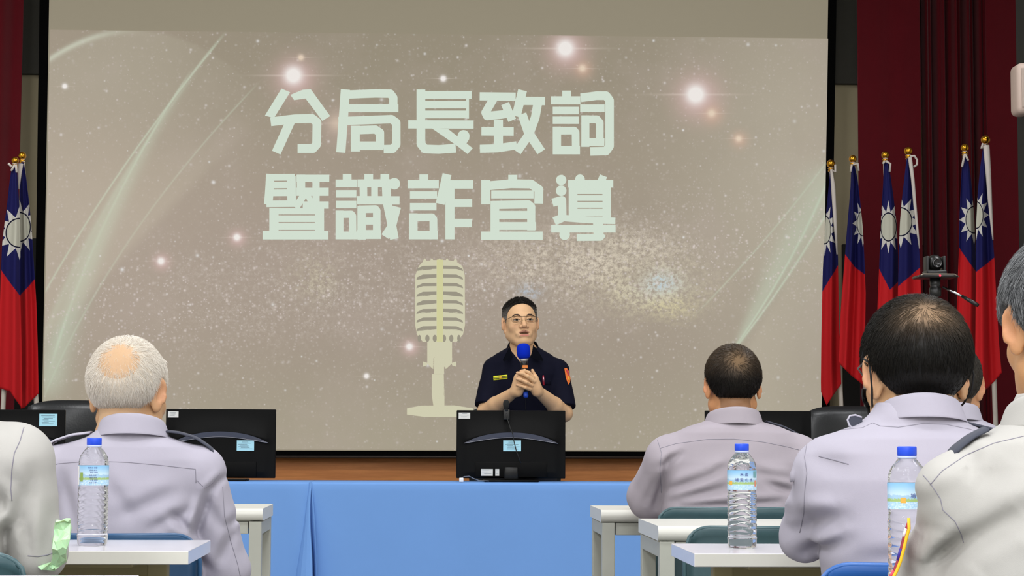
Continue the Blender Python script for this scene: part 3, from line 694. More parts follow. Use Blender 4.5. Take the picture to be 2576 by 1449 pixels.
for xa in (2327, 2369):
    c0, c1 = P(xa, 690, Yc), P(xa + 7, 645, Yc)
    MB().box((c0.x, Yc - 0.03, c0.z), (c1.x, Yc + 0.03, c1.z), 0.005, 3).done('yoke_arm', Mk2, t, True)
hc = P(2351, 662, Yc); r = 0.037
MB().lathe([(r * math.sin(a), -r * 1.05 * math.cos(a)) for a in np.linspace(0.02, math.pi - 0.02, 18)], hc, 26).done('camera_head', Mk, t, True)
ln = MB().lathe([(0.021, 0), (0.021, 0.03), (0.017, 0.032), (0.016, 0.026)], (hc.x, Yc - 0.022, hc.z - 0.004), 26, (0, -1, 0)).done('lens', mat('lens_glass', '0a0c10', 0.05, coat=1.0), t, True)
MB().lathe([(0.004, 0), (0.0035, 0.003)], (P(2355, 693, Yc).x, Yc - 0.0705, a0.z + 0.007), 12, (0, -1, 0)).done('status_light', mat('red_lamp', 'ff2030', 0.4, emit='ff1830', estr=6), t)
MB().lathe([(0.022, -0.085), (0.028, -0.08), (0.028, -0.045), (0.02, -0.04), (0.024, -0.03), (0.024, 0.0)], (bp.x, Yc, a0.z), 24).done('pan_head', Mk, t, True)
h0, h1, h2 = PZ(2372, 722, Yc - 0.03), PZ(2420, 745, Yc - 0.10), PZ(2460, 768, Yc - 0.16)
MB().tube([h0, h1], 0.0055, 12).done('pan_handle', Mst, t, True)
MB().tube([h1, h1 * 0.5 + h2 * 0.5, h2], [0.007, 0.009, 0.009], 12).done('handle_grip', Mk, t, True)
MB().tube([(bp.x, Yc, a0.z - 0.07), (bp.x, Yc, 0.55)], 0.014, 14).done('centre_column', Mk, t, True)
for k in range(3):
    an = math.radians(90 + 120 * k); MB().tube([(bp.x + 0.03 * math.cos(an), Yc + 0.03 * math.sin(an), a0.z - 0.18), (bp.x + 0.22 * math.cos(an), Yc + 0.22 * math.sin(an), 0.012)], [0.014, 0.011], 12).done('leg', Mk2, t, True)

# ------------------------------------------------------------------ head table with blue cloths
YT, ZT = 9.30, 0.755
def tabletop(xa, xb, label):
    t = thing('folding_table', label, 'table', ((xa + xb) / 2, YT + 0.35, 0), 'head tables on the stage side')
    MB().box((xa + 0.02, YT + 0.02, ZT - 0.04), (xb - 0.02, YT + 0.50, ZT - 0.006), 0.005).done('tabletop', mat('grey_laminate', '8f8d88', 0.5), t)
    for x in (xa + 0.12, xb - 0.12):
        for y in (YT + 0.1, YT + 0.44):
            MB().tube([(x, y, ZT - 0.04), (x, y, 0.0)], 0.016, 12).done('leg', M_base, t, True)
xL, xm, xR = -2.6, P(779, 1210, YT).x, P(2170, 1210, YT).x
tabletop(xL, xm, 'long table under the blue cloth left of the cloth seam')
tabletop(xm, xR, 'long table under the blue cloth right of the cloth seam')
M_blue = mat('blue_tablecloth', '6f9ad6', 0.85, spec=0.15, vary=0.04, vscale=3, bump=0.08, bscale=600)
def cloth(xa, xb, label, seed, fold_at):
    rnd = random.Random(seed); ws = [(rnd.uniform(4, 11), rnd.uniform(0, 6.28), rnd.uniform(0.002, 0.006)) for _ in range(5)]
    prof = [(0.50, ZT), (0.3, ZT + 0.001), (0.012, ZT + 0.001), (0.003, ZT - 0.002), (0.0, ZT - 0.010)]
    nv = 26
    prof += [(0.0, ZT - 0.010 - (ZT - 0.03) * (k / nv)) for k in range(1, nv + 1)]
    nu = 260
    def fn(u, v):
        k = int(round(v * (len(prof) - 1))); dy, z = prof[k]
        x = xa + (xb - xa) * u; y = YT + dy
        drop = max(0.0, (ZT - z)) / ZT
        if k > 4:
            y -= 0.012 * drop + sum(a * drop * math.sin(f_ * x + ph) for f_, ph, a in ws)
            e = (x - fold_at) / 0.055
            y -= 0.05 * drop * math.exp(-e * e)
        return (x, y, z)
    V, Fc = grid(nu, len(prof), fn)
    o = obj('tablecloth', V, Fc, M_blue, smooth=True, at=((xa + xb) / 2, YT + 0.35, ZT)); solid(o, 0.002, 1.0)
    return tag(o, label, 'tablecloth', 'blue cloths on the head tables')
cloth(xL, xm - 0.0005, 'plain blue tablecloth hanging to the left of the folded seam', 4, xm - 0.02)
cloth(xm + 0.0005, xR, 'plain blue tablecloth hanging below the speaker, right of the seam', 8, -9)
# the folded corner that hangs in a long pleat at the seam
def pleat():
    rows = [(1211, 780, 782, 784), (1225, 777, 783, 786), (1270, 770, 779, 790), (1330, 762, 780, 795), (1390, 752, 785, 797), (1449, 742, 786, 798), (1560, 728, 788, 800)]
    V, Fc = [], []
    for y, a, b, c in rows:
        k = (y - 1211) / 240; dep = 0.004 + 0.075 * k; z0 = YT + 0.002 - 0.014 * k
        V += [PZ(a, y, z0), PZ(a * 0.75 + b * 0.25, y, z0 - dep * 0.75), PZ(b - 1, y, z0 - dep), PZ(b, y, z0 - dep * 0.92), PZ(b + 1.2, y, z0 - 0.002), PZ(b + 2.5, y, z0 - 0.003), PZ(c - 3.5, y, z0 - dep * 0.8), PZ(c - 1.5, y, z0 - dep * 0.86), PZ(c, y, z0)]
    n = len(rows); m = 9
    Fc = [[j * m + i, j * m + i + 1, (j + 1) * m + i + 1, (j + 1) * m + i] for j in range(n - 1) for i in range(m - 1)]
    o = obj('pleated_corner', V, Fc, M_blue, bpy.data.objects['tablecloth'], smooth=False)
    s = o.modifiers.new('soft', 'SUBSURF'); s.levels = 1; s.render_levels = 1; solid(o, 0.002)
pleat()

# ------------------------------------------------------------------ monitors on the head table (seen from behind)
M_mon = mat('monitor_plastic', '050505', 0.5, spec=0.12, vary=0.05); M_mon2 = mat('monitor_gloss', '121212', 0.3, spec=0.3)
M_stk = mat('blue_sticker', 'a9dcea', 0.6); M_lab = mat('white_label', 'd8d8d4', 0.6); M_ink = mat('label_ink', '5c6f80', 0.7)
def monitor(label, px0, px1, py0, py1, stickers, Ym=9.52, neck=True):
    a, b = P(px0, py1, Ym), P(px1, py0, Ym); cx = (a.x + b.x) / 2
    t = thing('computer_monitor', label, 'monitor', (cx, Ym + 0.02, ZT + 0.001), 'monitors on the head table')
    z0, z1 = max(a.z, ZT + 0.012), b.z; W = b.x - a.x; H = z1 - z0
    MB().box((a.x, Ym + 0.012, z0), (b.x, Ym + 0.034, z1), 0.004, 3).done('bezel', M_mon, t, True)
    MB().box((a.x + 0.008, Ym + 0.034, z0 + 0.012), (b.x - 0.008, Ym + 0.036, z1 - 0.008)).done('display', mat('display_glass', '101215', 0.1), t)
    # rear shell with the arched step: upper part bulges towards the audience, ending in a curved ledge
    nu, nv = 61, 60
    def depth(u, v):
        arch = 0.44 - 0.16 * (1 - (2 * u - 1) ** 2) + 0.04      # v of the ledge
        e = min(1.0, min(u, 1 - u) / 0.10); e = e * e * (3 - 2 * e)
        side = max(0.0, 1 - abs(2 * u - 1) ** 3)
        if v < arch: 
            k = v / arch; d = 0.003 + 0.022 * k ** 2.5 * side
        elif v < arch + 0.085:
            k = (v - arch) / 0.085; d = 0.003 + (0.022 - 0.014 * k) * side
        else: d = 0.003 + 0.008 * side * min(1, (1.0 - v) / 0.08)
        return d * e + 0.001
    V, Fc = grid(nu, nv, lambda u, v: (a.x + 0.003 + (W - 0.006) * u, Ym + 0.012 - depth(u, v), z1 - 0.003 - (H - 0.006) * v))
    obj('rear_shell', V, Fc, M_mon, t, smooth=True)
    def ledge(k0):
        k = 0.0
        kk = [0.045 + (k0 - 0.045) * max(0.04, 1 - abs(2 * i / 24 - 1) ** 4) for i in range(25)]
        return [(a.x + W * (0.07 + 0.86 * i / 24), Ym + 0.010 - depth(0.07 + 0.86 * i / 24, 0.48 - 0.16 * (1 - (2 * (0.07 + 0.86 * i / 24) - 1) ** 2) + kk[i]), z1 - H * (0.48 - 0.16 * (1 - (2 * (0.07 + 0.86 * i / 24) - 1) ** 2) + kk[i])) for i in range(25)]
    t0, t1 = ledge(0.005), ledge(0.082)
    Vv = t0 + t1; Vv = [(x, y - 0.002, z) for x, y, z in Vv]
    obj('vent_strip', Vv, [[i, i + 1, 26 + i, 25 + i] for i in range(24)], mat('vent_plastic', '55555e', 0.35), t, smooth=True)
    MB().tube([(x, y - 0.003, z) for x, y, z in t1], 0.0016, 6).done('ledge_lip_highlight', mat('lip_highlight', '8a8a92', 0.3), t, True)  # pale tube paints the highlight along the ledge's lower edge
    if neck:
        MB().box((cx - W * 0.33, Ym - 0.002, z0 + 0.004), (cx + W * 0.33, Ym + 0.004, z0 + H * 0.24), 0.02, 3).done('port_cover', mat('port_black', '030303', 0.5, spec=0.1), t, True)
        MB().box((cx - 0.034, Ym - 0.022, ZT + 0.008), (cx + 0.034, Ym + 0.01, z0 + H * 0.17), 0.009, 3).done('stand_neck', M_mon2, t, True)
        MB().box((cx - 0.13, Ym - 0.07, ZT + 0.0015), (cx + 0.13, Ym + 0.13, ZT + 0.011), 0.004, 2).done('stand_foot', M_mon, t, True)
    for kind, x0, y0, x1, y1 in stickers:
        c0, c1 = P(x0, y1, Ym - 0.012), P(x1, y0, Ym - 0.012)
        v_ = (z1 - (c0.z + c1.z) / 2) / H; u_ = ((c0.x + c1.x) / 2 - a.x) / W
        yy = Ym + 0.012 - max(depth(min(max(u_, 0), 1), min(max(v_ + dv, 0), 1)) for dv in (-0.06, 0, 0.06)) - 0.004
        if v_ > 0.78: yy = Ym - 0.0065
        s = MB().box((c0.x, yy, c0.z), (c1.x, yy + 0.0015, c1.z)).done('sticker' if kind == 'b' else 'label_plate', M_stk if kind == 'b' else M_lab, t)
        mb = MB(); rnd = random.Random(int(x0)); n = 7 if kind == 'b' else 3
        for i in range(n):
            zz = c1.z - (c1.z - c0.z) * (0.14 + 0.76 * i / n); xa_ = c0.x + (c1.x - c0.x) * rnd.uniform(0.06, 0.3); xb_ = c0.x + (c1.x - c0.x) * rnd.uniform(0.5, 0.94)
            mb.box((xa_, yy - 0.0006, zz - (c1.z - c0.z) * 0.03), (xb_, yy + 0.0002, zz))
        mb.done('print', M_ink, s)
    return t
monitor('black monitor at the left picture edge with a pale blue sticker', -110, 163, 1031, 1200, [('b', 97, 1041, 143, 1072)])
monitor('black monitor beside the grey-haired man, pale blue sticker low on its back', 414, 694, 1030, 1202, [('b', 595, 1108, 639, 1134), ('w', 421, 1035, 448, 1050)])
tm = monitor('black monitor in front of the standing speaker, stickers on its back', 1148, 1423, 1033, 1203, [('b', 1266, 1108, 1311, 1135), ('w', 1154, 1038, 1183, 1053), ('w', 1210, 1180, 1240, 1197), ('w', 1246, 1180, 1256, 1197)])
monitor('black monitor half hidden behind the brown-haired man at the right', 1775, 2042, 1034, 1205, [])
# clip-on microphone on the monitor's upper edge with its cable
Yk = 9.49
t = thing('clip_microphone', 'small black microphone clipped on the top of the centre monitor', 'microphone', tuple(P(1273, 1036, Yk)))
MB().box(PZ(1267, 1056, Yk - 0.004), PZ(1281, 1030, Yk + 0.052), 0.004, 2).done('clip', Mk2, t, True)
MB().tube([PZ(1274, 1034, Yk), PZ(1273, 1024, Yk)], [0.009, 0.007], 12).done('stem', Mk, t, True)
c = P(1273.5, 1017, Yk); MB().lathe([(0.0005, -0.024), (0.009, -0.022), (0.014, -0.01), (0.0155, 0.002), (0.0135, 0.014), (0.008, 0.020), (0.0005, 0.0215)], c, 20).done('foam_cap', mat('black_foam', '1a1a1a', 0.95, bump=0.6, bscale=900), t, True)
MB().tube([PZ(x, y, Yk - 0.012 - d) for x, y, d in ((1274, 1040, 0), (1276, 1052, 0.004), (1283, 1075, 0.012), (1290, 1092, 0.016), (1293, 1110, 0.012), (1299, 1135, 0.010), (1306, 1152, 0.008), (1310, 1165, 0.006))], 0.0022, 8).done('cable', Mk, t, True)
t = thing('usb_charger', 'small white plug with a grey cable on the cloth by the centre monitor', 'plug', tuple(P(1161, 1210, 9.4)))
a, b = P(1155, 1211, 9.40), P(1166, 1202, 9.40)
MB().box((a.x, 9.385, ZT + 0.002), (b.x, 9.41, b.z), 0.003, 2).done('plug_body', mat('white_plastic', 'e8e8e6', 0.4), t, True)
MB().tube([PZ(1160, 1203, 9.40), PZ(1168, 1199, 9.41), PZ(1180, 1198, 9.42), PZ(1192, 1204, 9.43), PZ(1205, 1209, 9.43), PZ(1230, 1210, 9.42)], 0.0022, 8).done('cable', mat('grey_cable', '6a6f7c', 0.5), t, True)

# ------------------------------------------------------------------ black office chairs behind the head table
M_lea = mat('black_leather', '1c1e20', 0.33, vary=0.1, vscale=40, bump=0.2, bscale=120)
def office_chair(label, px0, px1, pytop, Y=10.3):
    a, b = P(px0, pytop, Y), P(px1, pytop, Y); cx = (a.x + b.x) / 2; W = b.x - a.x; zt = a.z
    t = thing('office_chair', label, 'chair', (cx, Y - 0.25, 0), 'black leather chairs behind the head table')
    nu, nv = 25, 25
    def side(s):
        def fn(u, v):
            x = 2 * u - 1; z = 2 * v - 1
            e = max(0.0, 1 - abs(x) ** 5) * max(0.0, 1 - abs(z) ** 5)
            w_ = 1 - 0.16 * max(0, -z) ** 2 - 0.05 * max(0, z) ** 4
            return (cx + W / 2 * x * w_, Y + s * 0.055 * math.sqrt(e) + 0.05 * x * x * -1 + 0.04, 0.52 + (zt - 0.52) * v - 0.035 * abs(x) ** 4 * v)
        return grid(nu, nv, fn)
    mb = MB(); V, Fc = side(-1); mb.add(V, Fc); V, Fc = side(1); mb.add(V, [f[::-1] for f in Fc])
    weld_normals(mb.done('backrest', M_lea, t, True))
    MB().box((cx - 0.25, Y - 0.5, 0.42), (cx + 0.25, Y - 0.04, 0.52), 0.04, 4).done('seat', M_lea, t, True)
    for s in (-1, 1): MB().tube([(cx + s * 0.28, Y - 0.02, 0.60), (cx + s * 0.29, Y - 0.1, 0.66), (cx + s * 0.29, Y - 0.36, 0.66), (cx + s * 0.27, Y - 0.4, 0.50)], 0.022, 10).done('armrest', Mk, t, True)
    MB().tube([(cx, Y - 0.25, 0.42), (cx, Y - 0.25, 0.10)], 0.03, 14).done('gas_lift', M_base, t, True)
    for k in range(5):
        an = 2 * math.pi * k / 5 + 0.3; e = (cx + 0.29 * math.cos(an), Y - 0.25 + 0.29 * math.sin(an), 0.06)
        MB().tube([(cx, Y - 0.25, 0.10), e], [0.025, 0.017], 10).done('base_arm', Mk, t, True)
        MB().lathe([(0.026, -0.012), (0.028, 0), (0.026, 0.012)], (e[0], e[1], 0.028), 14, (-math.sin(an), math.cos(an), 0)).done('caster', Mk2, t, True)
office_chair('black leather chair back behind the left monitors, beside the grey-haired man', 66, 300, 1006)
office_chair('black leather chair back behind the right monitor, below the flags', 2022, 2256, 1021)
office_chair('black chair mostly hidden behind the standing speaker', 1180, 1412, 1018, 10.64)
# ------------------------------------------------------------------ audience desks
M_top = mat('white_laminate', 'dcdbe2', 0.16, spec=0.5, vary=0.015, vscale=30)
M_edge = mat('white_edge_band', 'd6d5cc', 0.35)
M_grey = mat('grey_steel_frame', 'a9aaa0', 0.45, vary=0.03, vscale=30)
M_ctop = mat('cream_laminate', 'cfcec6', 0.35, vary=0.02)
M_beige = mat('beige_panel', '9a9068', 0.55, vary=0.04)
DZ = 0.75
def desk_frame(label, xa, xb, y0, y1):
    """desk with a round front edge on a flat steel frame; y0 = edge towards the audience"""
    t = thing('training_desk', label, 'desk', ((xa + xb) / 2, (y0 + y1) / 2, 0), 'steel-framed desks')
    n = 28; r = 0.0185
    prof = [(y1, DZ), (y0 + r, DZ)] + [(y0 + r - r * math.sin(a), DZ - r + r * math.cos(a)) for a in np.linspace(0.15, math.pi - 0.15, n)] + [(y0 + r, DZ - 2 * r), (y1, DZ - 2 * r)]
    V = [(x, y, z) for x in (xa, xb) for y, z in prof]; k = len(prof)
    Fc = [[i, (i + 1) % k, k + (i + 1) % k, k + i] for i in range(k)] + [list(range(k))[::-1], [k + i for i in range(k)]]
    weld_normals(obj('tabletop', V, Fc, M_ctop, t))
    zt = DZ - 2 * r - 0.002
    for x, s in ((xa + 0.004, 1), (xb - 0.004, -1)):
        for ya in (y0 + 0.012, y1 - 0.05):
            MB().box((x, ya, 0.0), (x + s * 0.038, ya + 0.038, zt), 0.002, 2).done('leg', M_grey, t)
        MB().box((x, y0 + 0.051, zt - 0.040), (x + s * 0.037, y1 - 0.051, zt - 0.0005), 0.002, 2).done('side_rail', M_grey, t)
        MB().box((x + s * 0.004, y0 + 0.051, 0.02), (x + s * 0.034, y1 - 0.051, 0.055), 0.002, 2).done('foot_rail', M_grey, t)
    for ya in (y0 + 0.020, y1 - 0.044):
        MB().box((xa + 0.045, ya, zt - 0.038), (xb - 0.045, ya + 0.024, zt - 0.0008), 0.002, 2).done('apron', M_grey, t)
    return t
def desk_white(label, xa, xb, y0, y1, th=0.026, knob=None):
    """plain white desk with square edges over a beige cabinet panel and pedestal legs"""
    t = thing('training_desk', label, 'desk', ((xa + xb) / 2, (y0 + y1) / 2, 0), 'white slab desks')
    MB().box((xa, y0, DZ - th), (xb, y1, DZ), 0.0012, 2).done('tabletop', M_top, t)
    MB().box((xa + 0.0005, y0 - 0.0012, DZ - th + 0.001), (xb - 0.0005, y0 + 0.0005, DZ - 0.0012), 0.0005).done('edge_band', M_edge, t)
    MB().box((xa + 0.10, y1 - 0.03, 0.30), (xb - 0.10, y1 - 0.012, DZ - th), 0.002).done('modesty_panel', M_beige, t)
    MB().box((xa + 0.12, y0 + 0.10, DZ - th - 0.012), (xb - 0.12, y1 - 0.10, DZ - th), 0.002).done('underframe', M_beige, t)
    for x, s in ((xa + 0.06, 1), (xb - 0.06, -1)):
        MB().box((x, y0 + 0.16, 0.03), (x + s * 0.04, y0 + 0.20, DZ - th), 0.003, 2).done('leg', M_beige, t)
        MB().box((x, y0 + 0.05, 0.0), (x + s * 0.04, y1 - 0.04, 0.03), 0.003, 2).done('foot', M_grey, t)
        kb = MB().lathe([(0.005, 0), (0.005, 0.012), (0.011, 0.014), (0.011, 0.026), (0.008, 0.029)], (x + s * 0.02, y0 + 0.16, DZ - th - 0.055), 16, (0, -1, 0)).done('knob', mat('dark_knob', '34302a', 0.35), t, True)
    return t
xr1 = P(1484, 1270, 6.45).x
desk_frame('steel-framed desk in the front row on the left, partly behind the grey-haired man', -2.1, P(687, 1266, 6.5).x, 6.08, 6.50)
desk_frame('steel-framed desk in the front row on the right, farthest from the camera', P(1485, 1270, 6.45).x, P(1485, 1270, 6.45).x + 1.8, 6.05, 6.45)
desk_frame('steel-framed desk in the second row on the right, empty teal chair before it', P(1606, 1296, 5.42).x, P(1606, 1296, 5.42).x + 1.8, 4.96, 5.42)
desk_white('white slab desk on the left carrying a water bottle', -2.0, P(530, 1358, 4.25).x, 3.85, 4.25)
desk_white('white slab desk on the right carrying the bottle in front of the mauve-shirted man', P(1689, 1368, 4.15).x, P(1689, 1368, 4.15).x + 1.6, 3.80, 4.15)
desk_white('white desk edge at the bottom picture edge, left', -2.0, P(350, 1443, 3.18).x, 2.78, 3.18)
desk_white('white desk at the bottom right, its bottle beside the cut-off man', P(1908, 1445, 3.18).x, P(1908, 1445, 3.18).x + 1.6, 2.80, 3.18)

# ------------------------------------------------------------------ plastic shell chairs
M_teal = mat('teal_plastic', '3f5a60', 0.28, vary=0.08, vscale=60)
M_blued = mat('dark_blue_plastic', '2b557e', 0.3, vary=0.05)
M_bluep = mat('blue_plastic', '2c62ac', 0.3, vary=0.05)
M_chrome = mat('chrome_tube', 'b9bdbf', 0.2, metal=1.0)
def chair(label, cx, cy, ztop, m, wd=0.42):
    """shell chair facing +y; cy = plane of the backrest"""
    t = thing('plastic_chair', label, 'chair', (cx, cy + 0.22, 0), 'plastic shell chairs')
    W = wd / 2; nu, nv = 31, 17
    def back(s):
        def fn(u, v):
            x = 2 * u - 1; k = 0.055
            e = max(0.0, abs(x) - (1 - k / W)) / (k / W)
            top = ztop - k * (1 - math.sqrt(max(0, 1 - e * e)))
            z = 0.47 + (top - 0.47) * v
            edge = max(0.0, 1 - ((1 - v) / 0.06)) ** 2 * 0.012
            rim = max(0.0, abs(x) - 0.93) / 0.07
            return (cx + W * x, cy + 0.045 * (1 - x * x) * -1 + 0.03 * (1 - v) + s * 0.004 - (edge + 0.010 * rim) + 0.03, z)
        return grid(nu, nv, fn)
    V, Fc = back(0); o = obj('backrest', V, Fc, m, t, True); solid(o, 0.006)
    rp = []
    for u in np.linspace(0, 1, 41):
        v, _ = None, None
        x = 2 * u - 1; k = 0.055; e = max(0.0, abs(x) - (1 - k / W)) / (k / W); top = ztop - k * (1 - math.sqrt(max(0, 1 - e * e)))
        rp.append((cx + W * x, cy - 0.045 * (1 - x * x) + 0.03 - 0.010 - 0.010 * max(0, abs(x) - 0.93) / 0.07, top))
    rp = [(rp[0][0], rp[0][1] + 0.01, 0.50)] + rp + [(rp[-1][0], rp[-1][1] + 0.01, 0.50)]
    MB().tube(rp, 0.0045, 10).done('rolled_rim', m, t, True)
    def seat(u, v):
        x = 2 * u - 1; y = v
        return (cx + W * x * (1 - 0.06 * y), cy + 0.05 + 0.40 * y, 0.435 - 0.018 * (1 - x * x) * (1 - (2 * y - 1) ** 2) - 0.03 * max(0, y - 0.8) / 0.2 + 0.04 * max(0, 0.12 - y) / 0.12)
    V, Fc = grid(21, 21, seat); o = obj('seat', V, Fc, m, t, True); solid(o, 0.007)
    for sx in (-1, 1):
        MB().tube([(cx + sx * W * 0.85, cy + 0.42, 0.42), (cx + sx * W * 0.95, cy + 0.46, 0.0)], 0.011, 12).done('leg', M_chrome, t, True)
        MB().tube([(cx + sx * W * 0.85, cy + 0.10, 0.42), (cx + sx * W * 0.97, cy + 0.0, 0.0)], 0.011, 12).done('leg', M_chrome, t, True)
        MB().tube([(cx + sx * W * 0.85, cy + 0.42, 0.415), (cx + sx * W * 0.85, cy + 0.10, 0.415), (cx + sx * W * 0.85, cy + 0.02, 0.62)], 0.010, 12).done('side_tube', M_chrome, t, True)
    return t
def cz(py, Y): return P(1063, py, Y).z
chair('blue plastic chair of the grey-haired man', -0.685, 4.33, cz(1347, 4.33), M_blued, 0.42)
chair('teal plastic chair of the mauve-shirted man in the front row', P(1650, 1276, 5.52).x + 0.225, 5.50, cz(1276, 5.52), M_teal, 0.45)
chair('empty teal plastic chair between the first and third rows on the right', P(1721, 1324, 4.45).x + 0.22, 4.43, cz(1324, 4.45), M_teal, 0.44)
chair('blue plastic chair of the black-haired man', P(2050, 1416, 3.24).x + 0.21, 3.22, cz(1417, 3.24), M_bluep, 0.42)
chair('dark teal plastic chair at the bottom left corner', P(77, 1394, 3.25).x - 0.21, 3.22, cz(1394, 3.25), M_teal, 0.42)
chair('blue plastic chair of the half-hidden man in the front row', P(2398, 1100, 5.5).x, 5.50, 0.77, M_bluep, 0.42)
chair('plastic chair of the man cut off by the right edge', P(2655, 1100, 2.36).x, 2.36, 0.76, M_teal, 0.42)

# ------------------------------------------------------------------ water bottles
def water_mat():
    m = bpy.data.materials.new('clear_water_bottle'); m.use_nodes = True; b = m.node_tree.nodes['Principled BSDF']
    b.inputs['Base Color'].default_value = (0.97, 0.98, 1.0, 1); b.inputs['Roughness'].default_value = 0.02
    b.inputs['Transmission Weight'].default_value = 0.92; b.inputs['IOR'].default_value = 1.18
    return m
M_water = water_mat(); M_cap = mat('blue_cap', '1f4fe0', 0.4); M_ring = mat('pale_neck_ring', 'bcc6e4', 0.3)
def label_mat():
    m = bpy.data.materials.new('bottle_label'); m.use_nodes = True; nt = m.node_tree; b = nt.nodes['Principled BSDF']
    u, v, _, vec = uvxy(nt)
    mp = nt.nodes.new('ShaderNodeMapping'); mp.inputs['Scale'].default_value = (9, 2.2, 1); nt.links.new(vec, mp.inputs[0])
    n = noise(nt, mp.outputs[0], 2.2, 4); n2 = noise(nt, mp.outputs[0], 7, 3)
    c = mixc(nt, v.step(0.45, 1.0), lin('cfe6f2'), lin('8cc3ea'))
    hill = (n * 0.30 + 0.40 - v).step(-0.01, 0.03)
    c = mixc(nt, hill * 0.6, c, lin('7fb2d8'))
    grn = (n2 * 0.22 + 0.29 - v).step(-0.01, 0.02) * (v - 0.27).step(-0.01, 0.02)
    c = mixc(nt, grn * 0.9, c, lin('a4bf62'))
    wat = 1.0 - v.step(0.25, 0.30)
    c = mixc(nt, wat, c, lin('a8d2ee')); c = mixc(nt, wat * n2.step(0.45, 0.6) * 0.7, c, lin('e2f0f6'))
    nt.links.new(c, b.inputs['Base Color']); b.inputs['Roughness'].default_value = 0.35
    return m
M_label = label_mat(); M_lettering = mat('label_lettering', '3a3a90', 0.5); M_stamp = mat('label_stamp', 'd88a72', 0.5); M_orange = mat('label_seal', 'e8b04a', 0.5)
S_ = 0.208 / 1183
def bottle_r(z, th):
    zs = [0, 8, 20, 60, 100, 118, 132, 150, 605, 640, 655, 880, 900, 930, 975, 1015, 1050, 1068, 1078, 1092, 1100]
    rs = [140, 152, 160, 165, 168, 172, 160, 165, 165, 158, 163, 164, 164, 161, 150, 128, 100, 84, 74, 74, 74]
    r = np.interp(z, zs, rs)
    if 130 < z < 625:
        k = (z + 20 * math.sin(2 * th + 0.5)) / 66.0; a = min(1, (z - 130) / 40, (625 - z) / 30); r += 3.6 * a * math.cos(2 * math.pi * k)
    if 895 < z < 1010: r += 2.2 * math.cos(9 * th + (z // 22) * 0.35 * 3) * math.cos(2 * math.pi * z / 44)
    return r * S_
def bottle(label, px, Y, turn, scale=1.0):
    b = P(px, 1372, Y)
    t = thing('water_bottle', label, 'bottle', (b.x, Y, DZ), 'bottled water on the desks')
    n = 72; zs = [0, 4, 8, 14, 20] + list(np.linspace(26, 620, 130)) + list(np.linspace(626, 1100, 60)); V = []
    for z in zs:
        for k in range(n):
            th = 2 * math.pi * k / n; r = bottle_r(z, th + turn) * scale; V.append((b.x + r * math.cos(th), Y + r * math.sin(th), DZ + 0.0006 + z * S_ * scale))
    m_ = len(zs); Fc = [[i * n + k, i * n + (k + 1) % n, (i + 1) * n + (k + 1) % n, (i + 1) * n + k] for i in range(m_ - 1) for k in range(n)] + [list(range(n))[::-1], [(m_ - 1) * n + k for k in range(n)]]
    obj('bottle_body', V, Fc, M_water, t, True)
    z0 = DZ + 0.0006
    mb = MB(); kk = 48; V = []; Z = [1103, 1108, 1172, 1180, 1183]; R = [78, 80, 80, 78, 70]
    for z, r in zip(Z, R):
        for k in range(kk * 2):
            th = math.pi * k / kk; rr = (r + (1.2 if k % 2 else 0) * (1 < Z.index(z) + 1 < 4)) * S_ * scale; V.append((b.x + rr * math.cos(th), Y + rr * math.sin(th), z0 + z * S_ * scale))
    n2 = kk * 2; Fc = [[i * n2 + k, i * n2 + (k + 1) % n2, (i + 1) * n2 + (k + 1) % n2, (i + 1) * n2 + k] for i in range(4) for k in range(n2)] + [list(range(n2))[::-1], [4 * n2 + k for k in range(n2)]]
    obj('cap', V, Fc, M_cap, t, True)
    MB().lathe([(75.5, 1076), (82, 1080), (82, 1098), (75.5, 1102)], (0, 0, 0), 40).v
    MB().lathe([(75.5 * S_ * scale, 1078 * S_ * scale), (81 * S_ * scale, 1082 * S_ * scale), (81 * S_ * scale, 1098 * S_ * scale), (75.5 * S_ * scale, 1101 * S_ * scale)], (b.x, Y, z0), 40).done('neck_ring', M_ring, t, True)
    R_ = 167.5 * S_ * scale; a0, a1 = 660 * S_ * scale, 878 * S_ * scale
    V, uv = [], []
    for j in range(9):
        for k in range(n + 1):
            th = 2 * math.pi * k / n; V.append((b.x + R_ * math.cos(th), Y + R_ * math.sin(th), z0 + a0 + (a1 - a0) * j / 8)); uv.append((k / n + turn * 0.16, j / 8))
    Fc = [[j * (n + 1) + k, j * (n + 1) + k + 1, (j + 1) * (n + 1) + k + 1, (j + 1) * (n + 1) + k] for j in range(8) for k in range(n)]
    lb = obj('label_sleeve', V, Fc, M_label, t, True, uv=uv)
    return t, lb, b.x, Y, R_, z0 + a0, a1 - a0
def lettering(name, text, size, lb, cx, cy, R_, zc, ang, m):
    """letters bent round the bottle; ang = angle of the text centre from the camera-facing side"""
    cu = bpy.data.curves.new(name, 'FONT'); cu.body = text; cu.size = size; cu.align_x = 'CENTER'; cu.extrude = 0.0; cu.resolution_u = 3
    o = bpy.data.objects.new(name, cu); C.objects.link(o); dg = bpy.context.evaluated_depsgraph_get()
    me = o.evaluated_get(dg).to_mesh(); V = np.array([v.co[:] for v in me.vertices]); Fc = [list(p.vertices) for p in me.polygons]
    o.evaluated_get(dg).to_mesh_clear(); bpy.data.objects.remove(o)
    if not len(V): return
    th = -math.pi / 2 + ang + V[:, 0] / R_; rr = R_ + 0.0004
    W = np.stack((cx + rr * np.cos(th), cy + rr * np.sin(th), zc + V[:, 1]), 1)
    return obj(name, W, Fc, m, lb)
